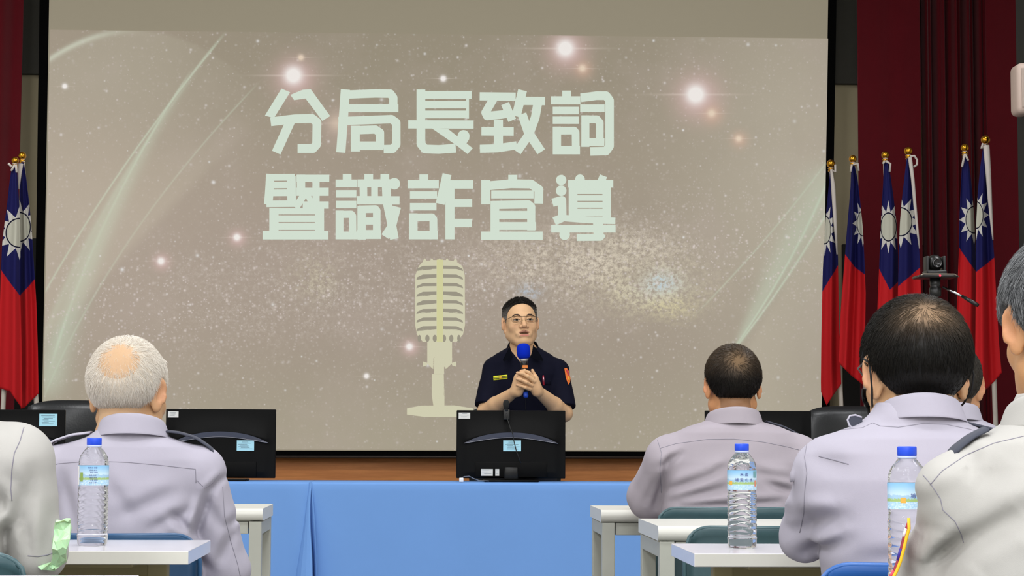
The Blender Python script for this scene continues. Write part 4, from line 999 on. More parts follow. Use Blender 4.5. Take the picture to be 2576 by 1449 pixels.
def patch_on(name, lb, cx, cy, R_, zc, ang, w_, h_, m, rd=False):
    V, Fc = grid(9, 5, lambda u, v: (cx + (R_ + 0.0003) * math.cos(-math.pi / 2 + ang + (u - 0.5) * w_ / R_), cy + (R_ + 0.0003) * math.sin(-math.pi / 2 + ang + (u - 0.5) * w_ / R_), zc + (v - 0.5) * h_))
    return obj(name, V, Fc, m, lb)
def dress(B, front):
    t, lb, cx, cy, R_, z0, H_ = B
    if front is None:                                   # the small-print side
        for i in range(7): lettering('small_print', ['飲用水 容量', '品名 成分', '保存 期限', '製造 地址', '電話 回收', '注意 事項', '有效 日期'][i], 0.0035, lb, cx, cy, R_, z0 + H_ * (0.86 - 0.125 * i), 0.10 + 0.04 * (i % 3), M_lettering)
        patch_on('white_code_box', lb, cx, cy, R_, z0 + H_ * 0.5, -1.18, 0.012, H_ * 0.96, mat('label_white', 'e4e6e6', 0.4))
        patch_on('label_seal', lb, cx, cy, R_, z0 + H_ * 0.42, -0.72, 0.008, 0.018, mat('label_green', '8aa84c', 0.5))
        return
    lettering('lettering', '禾 盈', 0.0075, lb, cx, cy, R_, z0 + H_ * 0.72, front, M_lettering)
    lettering('lettering', '埔 里 の 水', 0.0078, lb, cx, cy, R_, z0 + H_ * 0.44, front, M_lettering)
    patch_on('label_stamp', lb, cx, cy, R_, z0 + H_ * 0.33, front + 0.95, 0.0065, H_ * 0.32, M_stamp)
    patch_on('label_emblem', lb, cx, cy, R_, z0 + H_ * 0.80, front + 0.90, 0.011, H_ * 0.34, mat('label_emblem', '6fa3a8', 0.5))
    patch_on('label_seal', lb, cx, cy, R_, z0 + H_ * 0.34, front - 1.0, 0.008, 0.008, M_orange)
dress(bottle('blue-capped water bottle standing on the white desk at the left', 232, 4.03, 0.4, 1.03), None)
dress(bottle('blue-capped water bottle on the right desk in front of the mauve shirt', 1867, 3.99, 1.2), 0.0)
dress(bottle('blue-capped water bottle half hidden by the cut-off man at the right', 2284, 2.93, 2.2, 1.0), 0.55)

# ------------------------------------------------------------------ crumpled mint-green bag by the left man's elbow
def bag():
    Y = 3.405; rnd = random.Random(5); t0 = P(150, 1372, Y)
    path = [(160, 1309, 17), (157, 1318, 22), (158, 1332, 24), (156, 1346, 23), (152, 1362, 21), (150, 1380, 19), (150, 1396, 19), (148, 1412, 18), (140, 1426, 14), (134, 1434, 6)]
    n = 9; V = []
    for i, (x, y, w_) in enumerate(path):
        c = PZ(x, y, Y + 0.012 * math.sin(i)); r = w_ / (F / Y)
        for k in range(n):
            a = 2 * math.pi * k / n + 0.35 * (i % 2); rr = r * (1 + rnd.uniform(-0.14, 0.14)); V.append(c + np.array((rr * math.cos(a), 0.75 * rr * math.sin(a), rnd.uniform(-0.004, 0.004))))
    Fc = []
    for i in range(len(path) - 1):
        for k in range(n):
            a, b, c, d = i * n + k, i * n + (k + 1) % n, (i + 1) * n + (k + 1) % n, (i + 1) * n + k
            Fc += [[a, b, c], [a, c, d]] if (i + k) % 2 else [[a, b, d], [b, c, d]]
    Fc += [list(range(n))[::-1], [(len(path) - 1) * n + k for k in range(n)]]
    mm = mat('mint_film', 'b4dcae', 0.35, spec=0.5); b = mm.node_tree.nodes['Principled BSDF']; b.inputs['Subsurface Weight'].default_value = 0.3; b.inputs['Subsurface Scale'].default_value = 0.01
    t = thing('plastic_bag', 'crumpled mint-green plastic bag beside the elbow of the left man', 'bag', tuple(t0))
    obj('bag_body', V, Fc, mm, t)
    mb = MB(); pts = [(95, 1426), (112, 1420), (128, 1415), (142, 1420), (138, 1436), (118, 1434), (104, 1434)]
    mb.poly([PZ(x, y, Y + 0.01 + 0.006 * (i % 2)) for i, (x, y) in enumerate(pts)], (0, 0.006, 0.001)); mb.done('bag_tail', mm, t)
bag()
# ------------------------------------------------------------------ people
def mat_skin(name, rough=0.5):
    m = mat(name, 'c99a70', rough, spec=0.35, attr=True, vary=0.05, vscale=60, bump=0.15, bscale=500)
    b = m.node_tree.nodes['Principled BSDF']; b.inputs['Subsurface Weight'].default_value = 0.12
    b.inputs['Subsurface Radius'].default_value = (0.012, 0.005, 0.003); b.inputs['Subsurface Scale'].default_value = 0.4
    return m
M_skin = mat_skin('skin')
M_hair = mat('hair', '1a1512', 0.5, spec=0.22, attr=True)
M_shirt = mat('lavender_grey_shirt', 'aaa6b3', 0.85, spec=0.15, vary=0.03, vscale=14, bump=0.12, bscale=900)
M_shirt_lit = mat('warm_lit_shirt', 'b0aeaa', 0.85, spec=0.15, vary=0.03, vscale=14, bump=0.12, bscale=900)  # similar cloth, paler because warmer lighting is put into the colour
M_navy = mat('navy_uniform', '0d0e1e', 0.85, spec=0.12, vary=0.15, vscale=10, bump=0.15, bscale=900)
M_trous = mat('dark_trousers', '191b26', 0.85, vary=0.1)
M_shoe = mat('black_shoe', '121212', 0.35)
M_seam = mat('seam_thread', '83808c', 0.8)
M_epau = mat('slate_epaulette', '3c3f4c', 0.8)
M_fold = mat('light_epaulette', 'b4b1be', 0.8)

class Head:
    """a head frame: centre between the ears, x right, y to the face, z up; yaw about z (positive = turns to picture left), pitch, roll, scale"""
    def __init__(s, c, yaw=0, pitch=0, roll=0, sc=1.0):
        s.c = np.array(c, np.float32); s.s = sc
        R = Matrix.Rotation(math.radians(yaw), 3, 'Z') @ Matrix.Rotation(math.radians(pitch), 3, 'X') @ Matrix.Rotation(math.radians(roll), 3, 'Y')
        s.R = np.array(R, np.float32)
    def loc(s, p): return ((p - s.c) @ s.R / s.s).astype(np.float32)
    def wld(s, q): return np.asarray(q, np.float32) * s.s @ s.R.T + s.c
def skull(p):
    d = ell(p, (0, -0.010, 0.030), (0.077, 0.094, 0.088))
    return d
def face_sdf(p, mouth=0.0, fat=1.0):
    d = skull(p)
    d = smin(d, ell(p, (0, 0.030, -0.025), (0.063 * fat, 0.060, 0.080)), 0.02)
    d = smin(d, rc(p, (0, 0.028, -0.062), (0, 0.056, -0.092), 0.050 * fat, 0.026), 0.03)
    for s in (-1, 1):
        d = smin(d, rc(p, (s * 0.052 * fat, 0.005, -0.055), (s * 0.022, 0.060, -0.092), 0.018, 0.016), 0.03)
        d = smin(d, ell(p, (s * 0.040 * fat, 0.060, -0.024), (0.021, 0.019, 0.020)), 0.02)
    d = smin(d, rc(p, (-0.034, 0.080, 0.026), (0.034, 0.080, 0.026), 0.0085), 0.012)
    d = smin(d, rc(p, (0, 0.085, 0.014), (0, 0.106, -0.026), 0.0065, 0.0115), 0.010)
    for s in (-1, 1):
        d = smin(d, ell(p, (s * 0.0155, 0.095, -0.0295), (0.0100, 0.0110, 0.0082)), 0.005)
        d = smax(d, -ell(p, (s * 0.0075, 0.1040, -0.0385), (0.0042, 0.005, 0.003)), 0.003)
        d = smax(d, -ell(p, (s * 0.032, 0.098, 0.006), (0.019, 0.0155, 0.0105)), 0.010)
        eye = np.sqrt(((p - np.array((s * 0.0315, 0.0735, 0.005), np.float32)) ** 2).sum(1)) - 0.0135
        d = smin(d, eye, 0.003)
        # upper and lower lids
        d = smin(d, rc(p, (s * 0.018, 0.0845, 0.0088), (s * 0.033, 0.0885, 0.0118), 0.0035, 0.0040), 0.004)
        d = smin(d, rc(p, (s * 0.033, 0.0885, 0.0118), (s * 0.047, 0.0795, 0.0070), 0.0040, 0.0030), 0.004)
        d = smin(d, rc(p, (s * 0.020, 0.0845, 0.0000), (s * 0.044, 0.0800, 0.0005), 0.0026), 0.004)
    # mouth
    d = smin(d, ell(p, (0, 0.080, -0.060), (0.036, 0.017, 0.022)), 0.016)
    d = smin(d, rc(p, (-0.0245, 0.0845, -0.0580), (0.0, 0.0975, -0.0520), 0.0022, 0.0050), 0.004)
    d = smin(d, rc(p, (0.0245, 0.0845, -0.0580), (0.0, 0.0975, -0.0520), 0.0022, 0.0050), 0.004)
    d = smin(d, rc(p, (-0.018, 0.0890, -0.0645 - mouth), (0.018, 0.0890, -0.0645 - mouth), 0.0056), 0.005)
    d = smax(d, -ell(p, (0, 0.097, -0.0585 - mouth * 0.4), (0.0245, 0.012, 0.0012 + mouth * 0.50)), 0.003)
    d = smin(d, ell(p, (0, 0.074, -0.094), (0.021, 0.017, 0.015)), 0.012)
    for s in (-1, 1):                              # nasolabial folds
        d = d + 0.0032 * np.exp(-(rc(p, (s * 0.021, 0.099, -0.024), (s * 0.033, 0.088, -0.050), 0) / 0.0050) ** 2)
        d = d + 0.0012 * np.exp(-(rc(p, (s * 0.020, 0.086, -0.007), (s * 0.046, 0.078, -0.010), 0) / 0.003) ** 2)
    return d
def ear_sdf(p, s, out=0.55, es=1.10):
    q = (p - np.array((s * 0.0805, -0.002, -0.006), np.float32)) / es
    R = np.array(Matrix.Rotation(s * -out, 3, 'Z') @ Matrix.Rotation(math.radians(-14), 3, 'X'), np.float32)
    q = q @ R
    d = ell(q, (0, -0.012, 0.004), (0.0062, 0.0190, 0.0300))
    d = np.minimum(d, ell(q, (0, -0.007, -0.023), (0.0062, 0.0105, 0.0130)))
    d = smin(d, ell(q, (0, -0.011, -0.010), (0.0062, 0.0150, 0.0200)), 0.004)
    bowl = ell(q, (s * 0.0078, -0.009, 0.004), (0.0080, 0.0115, 0.0200))
    d = smax(d, -bowl, 0.003)
    d = smin(d, rc(q, (s * 0.002, 0.003, 0.0), (s * 0.003, 0.003, -0.010), 0.0045), 0.004)
    d = smin(d, rc(q, (s * 0.0030, -0.018, 0.014), (s * 0.0030, -0.019, -0.008), 0.0030), 0.004)
    return d * es
def head_sdf(P_, H, mouth=0.0, fat=1.0, ear_out=0.55, es=1.10):
    p = H.loc(P_)
    d = face_sdf(p, mouth, fat)
    for s in (-1, 1): d = smin(d, ear_sdf(p, s, ear_out, es), 0.005)
    d = smin(d, rc(p, (0, -0.020, -0.045), (0, -0.034, -0.125), 0.050, 0.050), 0.014)
    return d * H.s
ZL_Y = [-0.11, -0.060, -0.048, -0.038, -0.030, -0.022, 0.0, 0.012, 0.020, 0.034, 0.042, 0.055, 0.068, 0.085, 0.12]
ZL_Z = [-0.082, -0.080, -0.064, -0.036, -0.004, 0.022, 0.029, 0.022, -0.004, 0.002, 0.030, 0.055, 0.068, 0.078, 0.080]
def hair_mask(p, soft=0.006, up=0.0, nape=0.0):
    zl = np.interp(p[:, 1], ZL_Y, np.array(ZL_Z) + up * (np.array(ZL_Y) > 0.03) - nape * (np.array(ZL_Y) < -0.025))
    return np.clip((p[:, 2] - zl) / soft, 0, 1)
def fingers(W, d, side, up, curl=0.25, n=4):
    """relaxed hand: chains of (a, b, r) from wrist W; d forward, side towards the thumb, up = back of the hand"""
    W, d, side, up = [np.array(v, float) for v in (W, d, side, up)]
    out = [(W, W + d * 0.045, 0.026, 0.030)]
    kn = W + d * 0.085
    for i, (o_, L) in enumerate(((0.030, 0.070), (0.010, 0.078), (-0.010, 0.072), (-0.028, 0.056))):
        a = kn + side * o_; out.append((W + d * 0.03 + side * o_ * 0.6, a, 0.017, 0.012))
        b = a + (d * math.cos(curl) - up * math.sin(curl)) * L * 0.45; c = b + (d * math.cos(curl * 2.2) - up * math.sin(curl * 2.2)) * L * 0.33; e = c + (d * math.cos(curl * 3) - up * math.sin(curl * 3)) * L * 0.27
        out += [(a, b, 0.0095, 0.0090), (b, c, 0.0088, 0.0082), (c, e, 0.0082, 0.0070)]
    a = W + d * 0.025 + side * 0.028; b = a + d * 0.035 + side * 0.022 - up * 0.006; c = b + d * 0.030 + side * 0.004; out += [(a, b, 0.014, 0.011), (b, c, 0.0105, 0.0085)]
    return out
def skin_colors(V, H, base, hair=None, hairc=(0.02, 0.015, 0.012), hk=0.6, lip='a8625a', eyes=True, dens=None):
    p = H.loc(V.astype(np.float32)); col = np.tile(np.array(lin(base)), (len(V), 1))
    def blend(k, c): 
        nonlocal col
        k = np.clip(k, 0, 1)[:, None]; col = col * (1 - k) + np.array(lin(c) if isinstance(c, str) else c) * k
    near = (np.abs(p) < 0.14).all(1)
    fr = near & (p[:, 1] > 0.03)
    g = lambda c, r: np.exp(-(((p - np.array(c)) / np.array(r)) ** 2).sum(1)) * near
    blend(g((0, 0.10, -0.028), (0.02, 0.03, 0.016)) * 0.30, 'c2785c')
    for s in (-1, 1):
        blend(g((s * 0.085, -0.012, 0.0), (0.016, 0.03, 0.036)) * 0.45, 'c27c5e')
        blend(g((s * 0.042, 0.07, -0.025), (0.02, 0.03, 0.018)) * 0.22, 'c98064')
    blend(g((0, 0.07, -0.075), (0.05, 0.05, 0.024)) * 0.18, '8a7058')       # shaved beard
    lipu = ((np.abs(p[:, 0]) / 0.0270) ** 2 + ((p[:, 2] + 0.0535 - 0.0025 * np.cos(p[:, 0] * 130)) / 0.0055) ** 2 < 1) & fr & (p[:, 1] > 0.084)
    lipl = ((np.abs(p[:, 0]) / 0.0230) ** 2 + ((p[:, 2] + 0.070) / 0.0060) ** 2 < 1) & fr & (p[:, 1] > 0.082)
    blend(lipu * 0.75, '8e5248'); blend(lipl * 0.8, 'b86a62')
    slot = ((np.abs(p[:, 0]) / 0.0225) ** 2 + ((p[:, 2] + 0.0605) / 0.0040) ** 2 < 1) & fr & (p[:, 1] < 0.0925); blend(slot * 0.75, '3a1814')
    if eyes:
        for s in (-1, 1):
            ex, ez = p[:, 0] - s * 0.0315, p[:, 2] - 0.0048 + 0.0016 * ((p[:, 0] - s * 0.0315) / 0.012) ** 2
            slit = (np.abs(ex) < 0.0135) & (np.abs(ez) < 0.0034 * np.sqrt(np.clip(1 - (ex / 0.0138) ** 2, 0, 1))) & fr
            blend(slit * 0.9, 'b0a294'); blend(((ex ** 2 + (ez) ** 2) < 0.0056 ** 2) & slit, '140c08')
            lash = (np.abs(ex) < 0.016) & (np.abs(ez - 0.0040 + 0.10 * ex ** 2 / 0.016) < 0.0012) & fr
            blend(lash * 0.9, '1a100c')
    if hair is not None: blend(hair(p) * hk * (np.abs(p) < 0.135).all(1), hairc)
    return col
def build_hair(name, H, parent, density, thick, color, n_strand, length, rad, flow, lift=0.25, seed=1, h=0.004, skullf=None, shellcol=None, curl=0.0, jitter=0.25):
    """one hair mesh: a thin cap that follows the scalp plus individual strands"""
    rnd = np.random.default_rng(seed)
    def f(P_):
        p = H.loc(P_); de = density(p)
        return ((skullf or skull)(p) - (thick(p) if callable(thick) else thick) * de + 0.004 * (1 - de)) * H.s
    r = 0.135 * H.s
    V, Q = sdf_mesh(f, H.c - r, H.c + r, h)
    p = H.loc(V.astype(np.float32)); de = density(p)
    keep = (de[Q].min(1) > 0.25)
    Q2 = Q[keep]
    N = vnormals(V, Q)
    # samples
    de_s = density(p)
    A = np.linalg.norm(np.cross(V[Q2[:, 2]] - V[Q2[:, 0]], V[Q2[:, 3]] - V[Q2[:, 1]]), axis=1) * 0.5
    w_all = (de[Q].mean(1) > 0.04)
    Qs = Q[w_all]
    A = np.linalg.norm(np.cross(V[Qs[:, 2]] - V[Qs[:, 0]], V[Qs[:, 3]] - V[Qs[:, 1]]), axis=1) * de[Qs].mean(1) ** 0.7
    pick = rnd.choice(len(Qs), n_strand, p=A / A.sum())
    a, b = rnd.random((2, n_strand, 1))
    q = Qs[pick]
    base = (V[q[:, 0]] * (1 - a) + V[q[:, 1]] * a) * (1 - b) + (V[q[:, 3]] * (1 - a) + V[q[:, 2]] * a) * b
    nor = N[q[:, 0]]
    pl = H.loc(base.astype(np.float32))
    fl = flow(pl, rnd) @ H.R.T
    fl = fl + rnd.normal(0, jitter, fl.shape)
    tan = fl - (fl * nor).sum(1)[:, None] * nor; tan /= np.linalg.norm(tan, axis=1)[:, None] + 1e-9
    L = (length(pl) if callable(length) else length) * rnd.uniform(0.6, 1.2, (n_strand, 1)).ravel()
    zl = np.interp(pl[:, 1], ZL_Y, ZL_Z); L = L * np.clip((pl[:, 2] - zl) / 0.040, 0.22, 1)
    L = L[:, None]; K = 5
    bin_ = np.cross(nor, tan)
    pts = []
    cw = rnd.normal(0, curl, (n_strand, 1))
    for k in range(K):
        s = k / (K - 1)
        pts.append(base - nor * 0.001 + tan * L * s + nor * (lift * L * (s - 0.62 * s * s) * 1.4) + bin_ * cw * L * s * s)
    pts = np.stack(pts, 1)
    rr = rad * np.array([1, 1, 0.9, 0.65, 0.15])
    ring = []
    for k in range(3):
        th = 2 * math.pi * k / 3
        ring.append(pts + (nor * math.cos(th) + bin_ * math.sin(th))[:, None, :] * rr[None, :, None])
    SV = np.stack(ring, 2).reshape(-1, 3)
    bi = np.arange(n_strand)[:, None, None] * (K * 3)
    quads = []
    for k in range(K - 1):
        for j in range(3):
            quads.append(np.array((k * 3 + j, k * 3 + (j + 1) % 3, (k + 1) * 3 + (j + 1) % 3, (k + 1) * 3 + j)))
    SQ = (bi + np.array(quads)[None]).reshape(-1, 4)
    ccol = color(pl, rnd)
    scol = np.repeat(ccol, K * 3, axis=0)
    cap = (shellcol or color)(p, rnd) if not isinstance(shellcol, tuple) else np.tile(np.array(shellcol), (len(V), 1))
    VV = np.concatenate((V, SV)); QQ = np.concatenate((Q2, SQ + len(V)))
    used = np.zeros(len(VV), bool); used[QQ.ravel()] = True
    re = np.cumsum(used) - 1
    CC = np.concatenate((cap, scol))
    return obj(name, VV[used], re[QQ], M_hair, parent, True, col=CC[used])
def flow_from(c, gravity=0.35, swirl=0.4):
    c = np.array(c)
    def f(p, rnd):
        d = p - c; d = d / (np.linalg.norm(d, axis=1)[:, None] + 1e-6)
        sw = np.cross(np.tile((0, -0.4, 1.0), (len(p), 1)), d)
        fade = np.exp(-(np.linalg.norm(p - c, axis=1) / 0.07) ** 2)[:, None]
        return d + swirl * sw * fade + np.array((0, 0, -gravity))
    return f
def mixcol(cs, ps):
    cs = np.array([lin(c) for c in cs])
    def f(p, rnd):
        return cs[rnd.choice(len(cs), len(p), p=ps)] * rnd.uniform(0.75, 1.25, (len(p), 1))
    return f

def collar(parent, c, rx, ry, zb, zt, m, drop=0.012, yaw=0.0, label=None, tilt=0.35):
    """shirt collar: a stand that folds over and falls outwards; c = neck centre (x, y)"""
    n = 56; V = []
    prof = [(0.000, 0.0), (0.000, 0.6), (0.001, 0.93), (0.004, 1.0), (0.0085, 0.95), (0.0125, 0.55), (0.018, 0.0), (0.021, -0.22)]
    for o_, k in prof:
        for i in range(n):
            th = 2 * math.pi * i / n
            fr = max(0.0, math.sin(th))           # front (+y)
            z = zb + (zt - zb) * k - tilt * 0.06 * (math.sin(th) + 1) * (0.7 + 0.3 * k)
            x, y = (rx + o_) * math.cos(th), (ry + o_) * math.sin(th)
            ca, sa = math.cos(yaw), math.sin(yaw)
            V.append((c[0] + x * ca - y * sa, c[1] + x * sa + y * ca, z))
    m_ = len(prof)
    Fc = [[i * n + k, i * n + (k + 1) % n, (i + 1) * n + (k + 1) % n, (i + 1) * n + k] for i in range(m_ - 1) for k in range(n) if not (abs((k + 0.5) / n - 0.25) < 0.012)]
    o = obj('collar', V, Fc, m, parent, True); solid(o, 0.002); s = o.modifiers.new('soft', 'SUBSURF'); s.levels = 1; s.render_levels = 1
    return o
def wrinkles(p, seed, amp=0.0022):
    r = np.random.default_rng(seed); d = np.zeros(len(p), np.float32)
    for k in range(9):
        v = r.normal(0, 1, 3); v[2] *= 1.3; v = v / np.linalg.norm(v) * r.uniform(18, 55); d += np.sin(p @ v.astype(np.float32) + r.uniform(0, 6.28) + 1.5 * np.sin(p[:, 2] * 17 + k)) * r.uniform(0.3, 1)
    return d * amp / 3
def creases(p, cr):
    """cr: list of ((x, z), (x, z), width, depth) in world x/z on the side facing the audience"""
    d = np.zeros(len(p), np.float32); q = p[:, [0, 2]]
    for a, b, w_, dep in cr:
        a = np.array(a, np.float32); b = np.array(b, np.float32); ba = b - a
        t = np.clip((q - a) @ ba / float(ba @ ba), 0, 1); e = q - a - t[:, None] * ba
        nrm = np.array((-ba[1], ba[0])) / np.linalg.norm(ba); sgn = e @ nrm.astype(np.float32)
        r2 = (e * e).sum(1); taper = np.sin(np.pi * np.clip(t * 0.9 + 0.05, 0, 1)) ** 0.5
        d += dep * taper * (np.exp(-r2 / w_ ** 2) - 0.7 * np.exp(-((sgn - 1.6 * w_) ** 2 + np.maximum(r2 - sgn ** 2, 0)) / (1.3 * w_) ** 2))
    return d

def seated(label, X0, Y0, H, tz, ta, tb, sh, arms, neck, shirt, base, cr=(), seed=1, h=0.005, group=None, tcx=None, tcy=None, kt=0.03, ka=0.018, wr=0.0022, fat=1.0, hairc='1a1512', hk=0.55, hairf=None, collar_m=None, coll=None, ears=0.55, wrist_r=0.040, re=None, es=1.10):
    """a person seated with the back to the camera. All positions in metres relative to (X0, Y0, floor).
    sh = (half width, z, radius); arms = ((elbow), (wrist)) for picture-left and picture-right; neck = (x, y, z base)"""
    O = np.array((X0, Y0, 0), np.float32)
    ta = [v * (0.88 if v < 0.112 else 1) for v in ta]; tb = [w_ * (0.88 if v < 0.11 else 1) for v, w_ in zip(ta, tb)]
    t = thing('person', label, 'person', (X0, Y0, 0), group)
    wS, zS, rS = sh
    A = []
    for s, (el, wr_) in zip((-1, 1), arms):
        j = (s * wS, 0.0, zS); A.append((np.array(j), np.array(el), np.array(wr_), s))
    tcx = 0.0 if tcx is None else tcx; tcy = 0.0 if tcy is None else tcy
    def torso(q, inset):
        d = loft(q, tz, np.array(ta) - inset, np.array(tb) - inset, tcx, tcy)
        for j, el, wr_, s in A: d = smin(d, rc(q, (j[0] * 0.45, 0.0, j[2] + 0.012), tuple(j), rS * 0.95 - inset, rS - inset), kt)
        return d
    def shirt_sdf(P_):
        q = P_ - O
        d = torso(q, 0.0)
        for j, el, wr_, s in A:
            arm = smin(rc(q, j, el, rS, re or rS * 0.90), rc(q, el, wr_, (re or rS * 0.9) * 0.98, wrist_r), 0.02)
            d = smin(d, arm, ka)
        d = d + wrinkles(q, seed, wr) + creases(P_, cr)
        for j, el, wr_, s in A: 
            dr = (wr_ - el) / np.linalg.norm(wr_ - el); d = np.maximum(d, (q - wr_.astype(np.float32)) @ dr.astype(np.float32) - 0.012)
        return np.maximum(d, 0.40 - q[:, 2])
    V, Q = sdf_mesh(shirt_sdf, O + (-0.36, -0.26, 0.38), O + (0.36, 0.55, zS + 0.20), h)
    so = obj('shirt', V, Q, shirt, t, True)
    # the body: head, neck, trunk, arms and hands in one surface
    hands = []
    for j, el, wr_, s in A:
        d_ = (wr_ - el) / np.linalg.norm(wr_ - el); d2 = np.array((d_[0] * 0.6, 1.0, 0.0)); d2 /= np.linalg.norm(d2)
        hands += fingers(wr_, d2, np.array((-s, 0.0, 0.0)) * 1.0, (0, 0, 1), 0.22)
    def body_sdf(P_):
        q = P_ - O
        d = head_sdf(P_, H, fat=fat, ear_out=ears, es=es)
        n0 = H.wld(np.array([(0, -0.035, -0.10)]))[0] - O
        d = smin(d, rc(q, n0, (neck[0], neck[1] + 0.005, neck[2] - 0.05), 0.052, 0.050), 0.02)
        d = smin(d, torso(q, 0.028), 0.02)
        for j, el, wr_, s in A: d = smin(d, smin(rc(q, j, el, rS - 0.032, (re or rS * 0.9) - 0.026), rc(q, el, wr_, (re or rS * 0.88) - 0.026, 0.024), 0.015), 0.015)
        hd = None
        for a, b, r1, r2 in hands: hd = rc(q, a, b, r1, r2) if hd is None else smin(hd, rc(q, a, b, r1, r2), 0.005)
        return np.minimum(smin(d, hd, 0.012), 9) if True else d
    top = float(H.c[2]) + 0.15 * H.s
    V, Q = sdf_mesh(lambda p_: np.maximum(body_sdf(p_), 0.47 - p_[:, 2]), O + (-0.36, -0.26, 0.45), np.array((X0 + 0.36, Y0 + 0.62, top)), 0.0036)
    col = skin_colors(V, H, base, hair=hairf, hairc=np.array(lin(hairc)), hk=hk)
    bo = obj('body', V, Q, M_skin, t, True, col=col)
    # trousers and shoes
    def tr(P_):
        q = P_ - O
        d = ell(q, (0, 0.02, 0.535), (0.185, 0.135, 0.105))
        for s in (-1, 1): d = smin(d, smin(rc(q, (s * 0.095, 0.02, 0.525), (s * 0.12, 0.42, 0.515), 0.090, 0.068), rc(q, (s * 0.12, 0.42, 0.515), (s * 0.12, 0.40, 0.09), 0.064, 0.050), 0.02), 0.03)
        return np.maximum(d, np.maximum(0.07 - q[:, 2], q[:, 2] - 0.60))
    V, Q = sdf_mesh(tr, O + (-0.3, -0.2, 0.05), O + (0.3, 0.56, 0.66), 0.010)
    obj('trousers', V, Q, M_trous, t, True)
    for s in (-1, 1):
        f = lambda P_: np.maximum(smin(ell(P_ - O, (s * 0.12, 0.40, 0.055), (0.045, 0.06, 0.055)), ell(P_ - O, (s * 0.125, 0.49, 0.035), (0.048, 0.10, 0.042)), 0.02), 0.002 - P_[:, 2])
        V, Q = sdf_mesh(f, O + (s * 0.12 - 0.07, 0.3, -0.01), O + (s * 0.12 + 0.08, 0.62, 0.13), 0.008); obj('shoe', V, Q, M_shoe, t, True)
    if coll: collar(so, (X0 + coll[0], Y0 + coll[1]), coll[2], coll[3], coll[4], coll[5], collar_m or shirt, yaw=math.radians(coll[6]) if len(coll) > 6 else 0, tilt=coll[7] if len(coll) > 7 else 0.35)
    return t, bo, so
def epaulette(so, X0, Y0, pts, w_=0.045, m=None, under=None):
    """shoulder strap: pts = (x, y, z) along the shoulder relative to X0, Y0; a curved thin strip with a pale edge"""
    pts = [np.array((X0, Y0, 0)) + np.array(p) for p in pts]
    n = 14; tt = np.linspace(0, len(pts) - 1, n); S = np.array([[np.interp(t_, range(len(pts)), [p[a] for p in pts]) for a in range(3)] for t_ in tt])
    V, Fc = [], []
    for i in range(n):
        k = 1.0 if i < n - 3 else [0.85, 0.6, 0.2][i - n + 3]
        for e in (-1, -0.5, 0, 0.5, 1): V.append(S[i] + np.array((0, e * w_ / 2 * k, -0.003 * e * e)))
    Fc = [[i * 5 + j, i * 5 + j + 1, (i + 1) * 5 + j + 1, (i + 1) * 5 + j] for i in range(n - 1) for j in range(4)]
    o = obj('epaulette', V, Fc, m or M_epau, so, True); solid(o, 0.003)
    return o
def px2(px, py, Y): p = P(px, py, Y); return (p.x, p.z)
def crl(Y, lst): return [(px2(x0, y0, Y), px2(x1, y1, Y), w_, d * 1.5) for x0, y0, x1, y1, w_, d in lst]
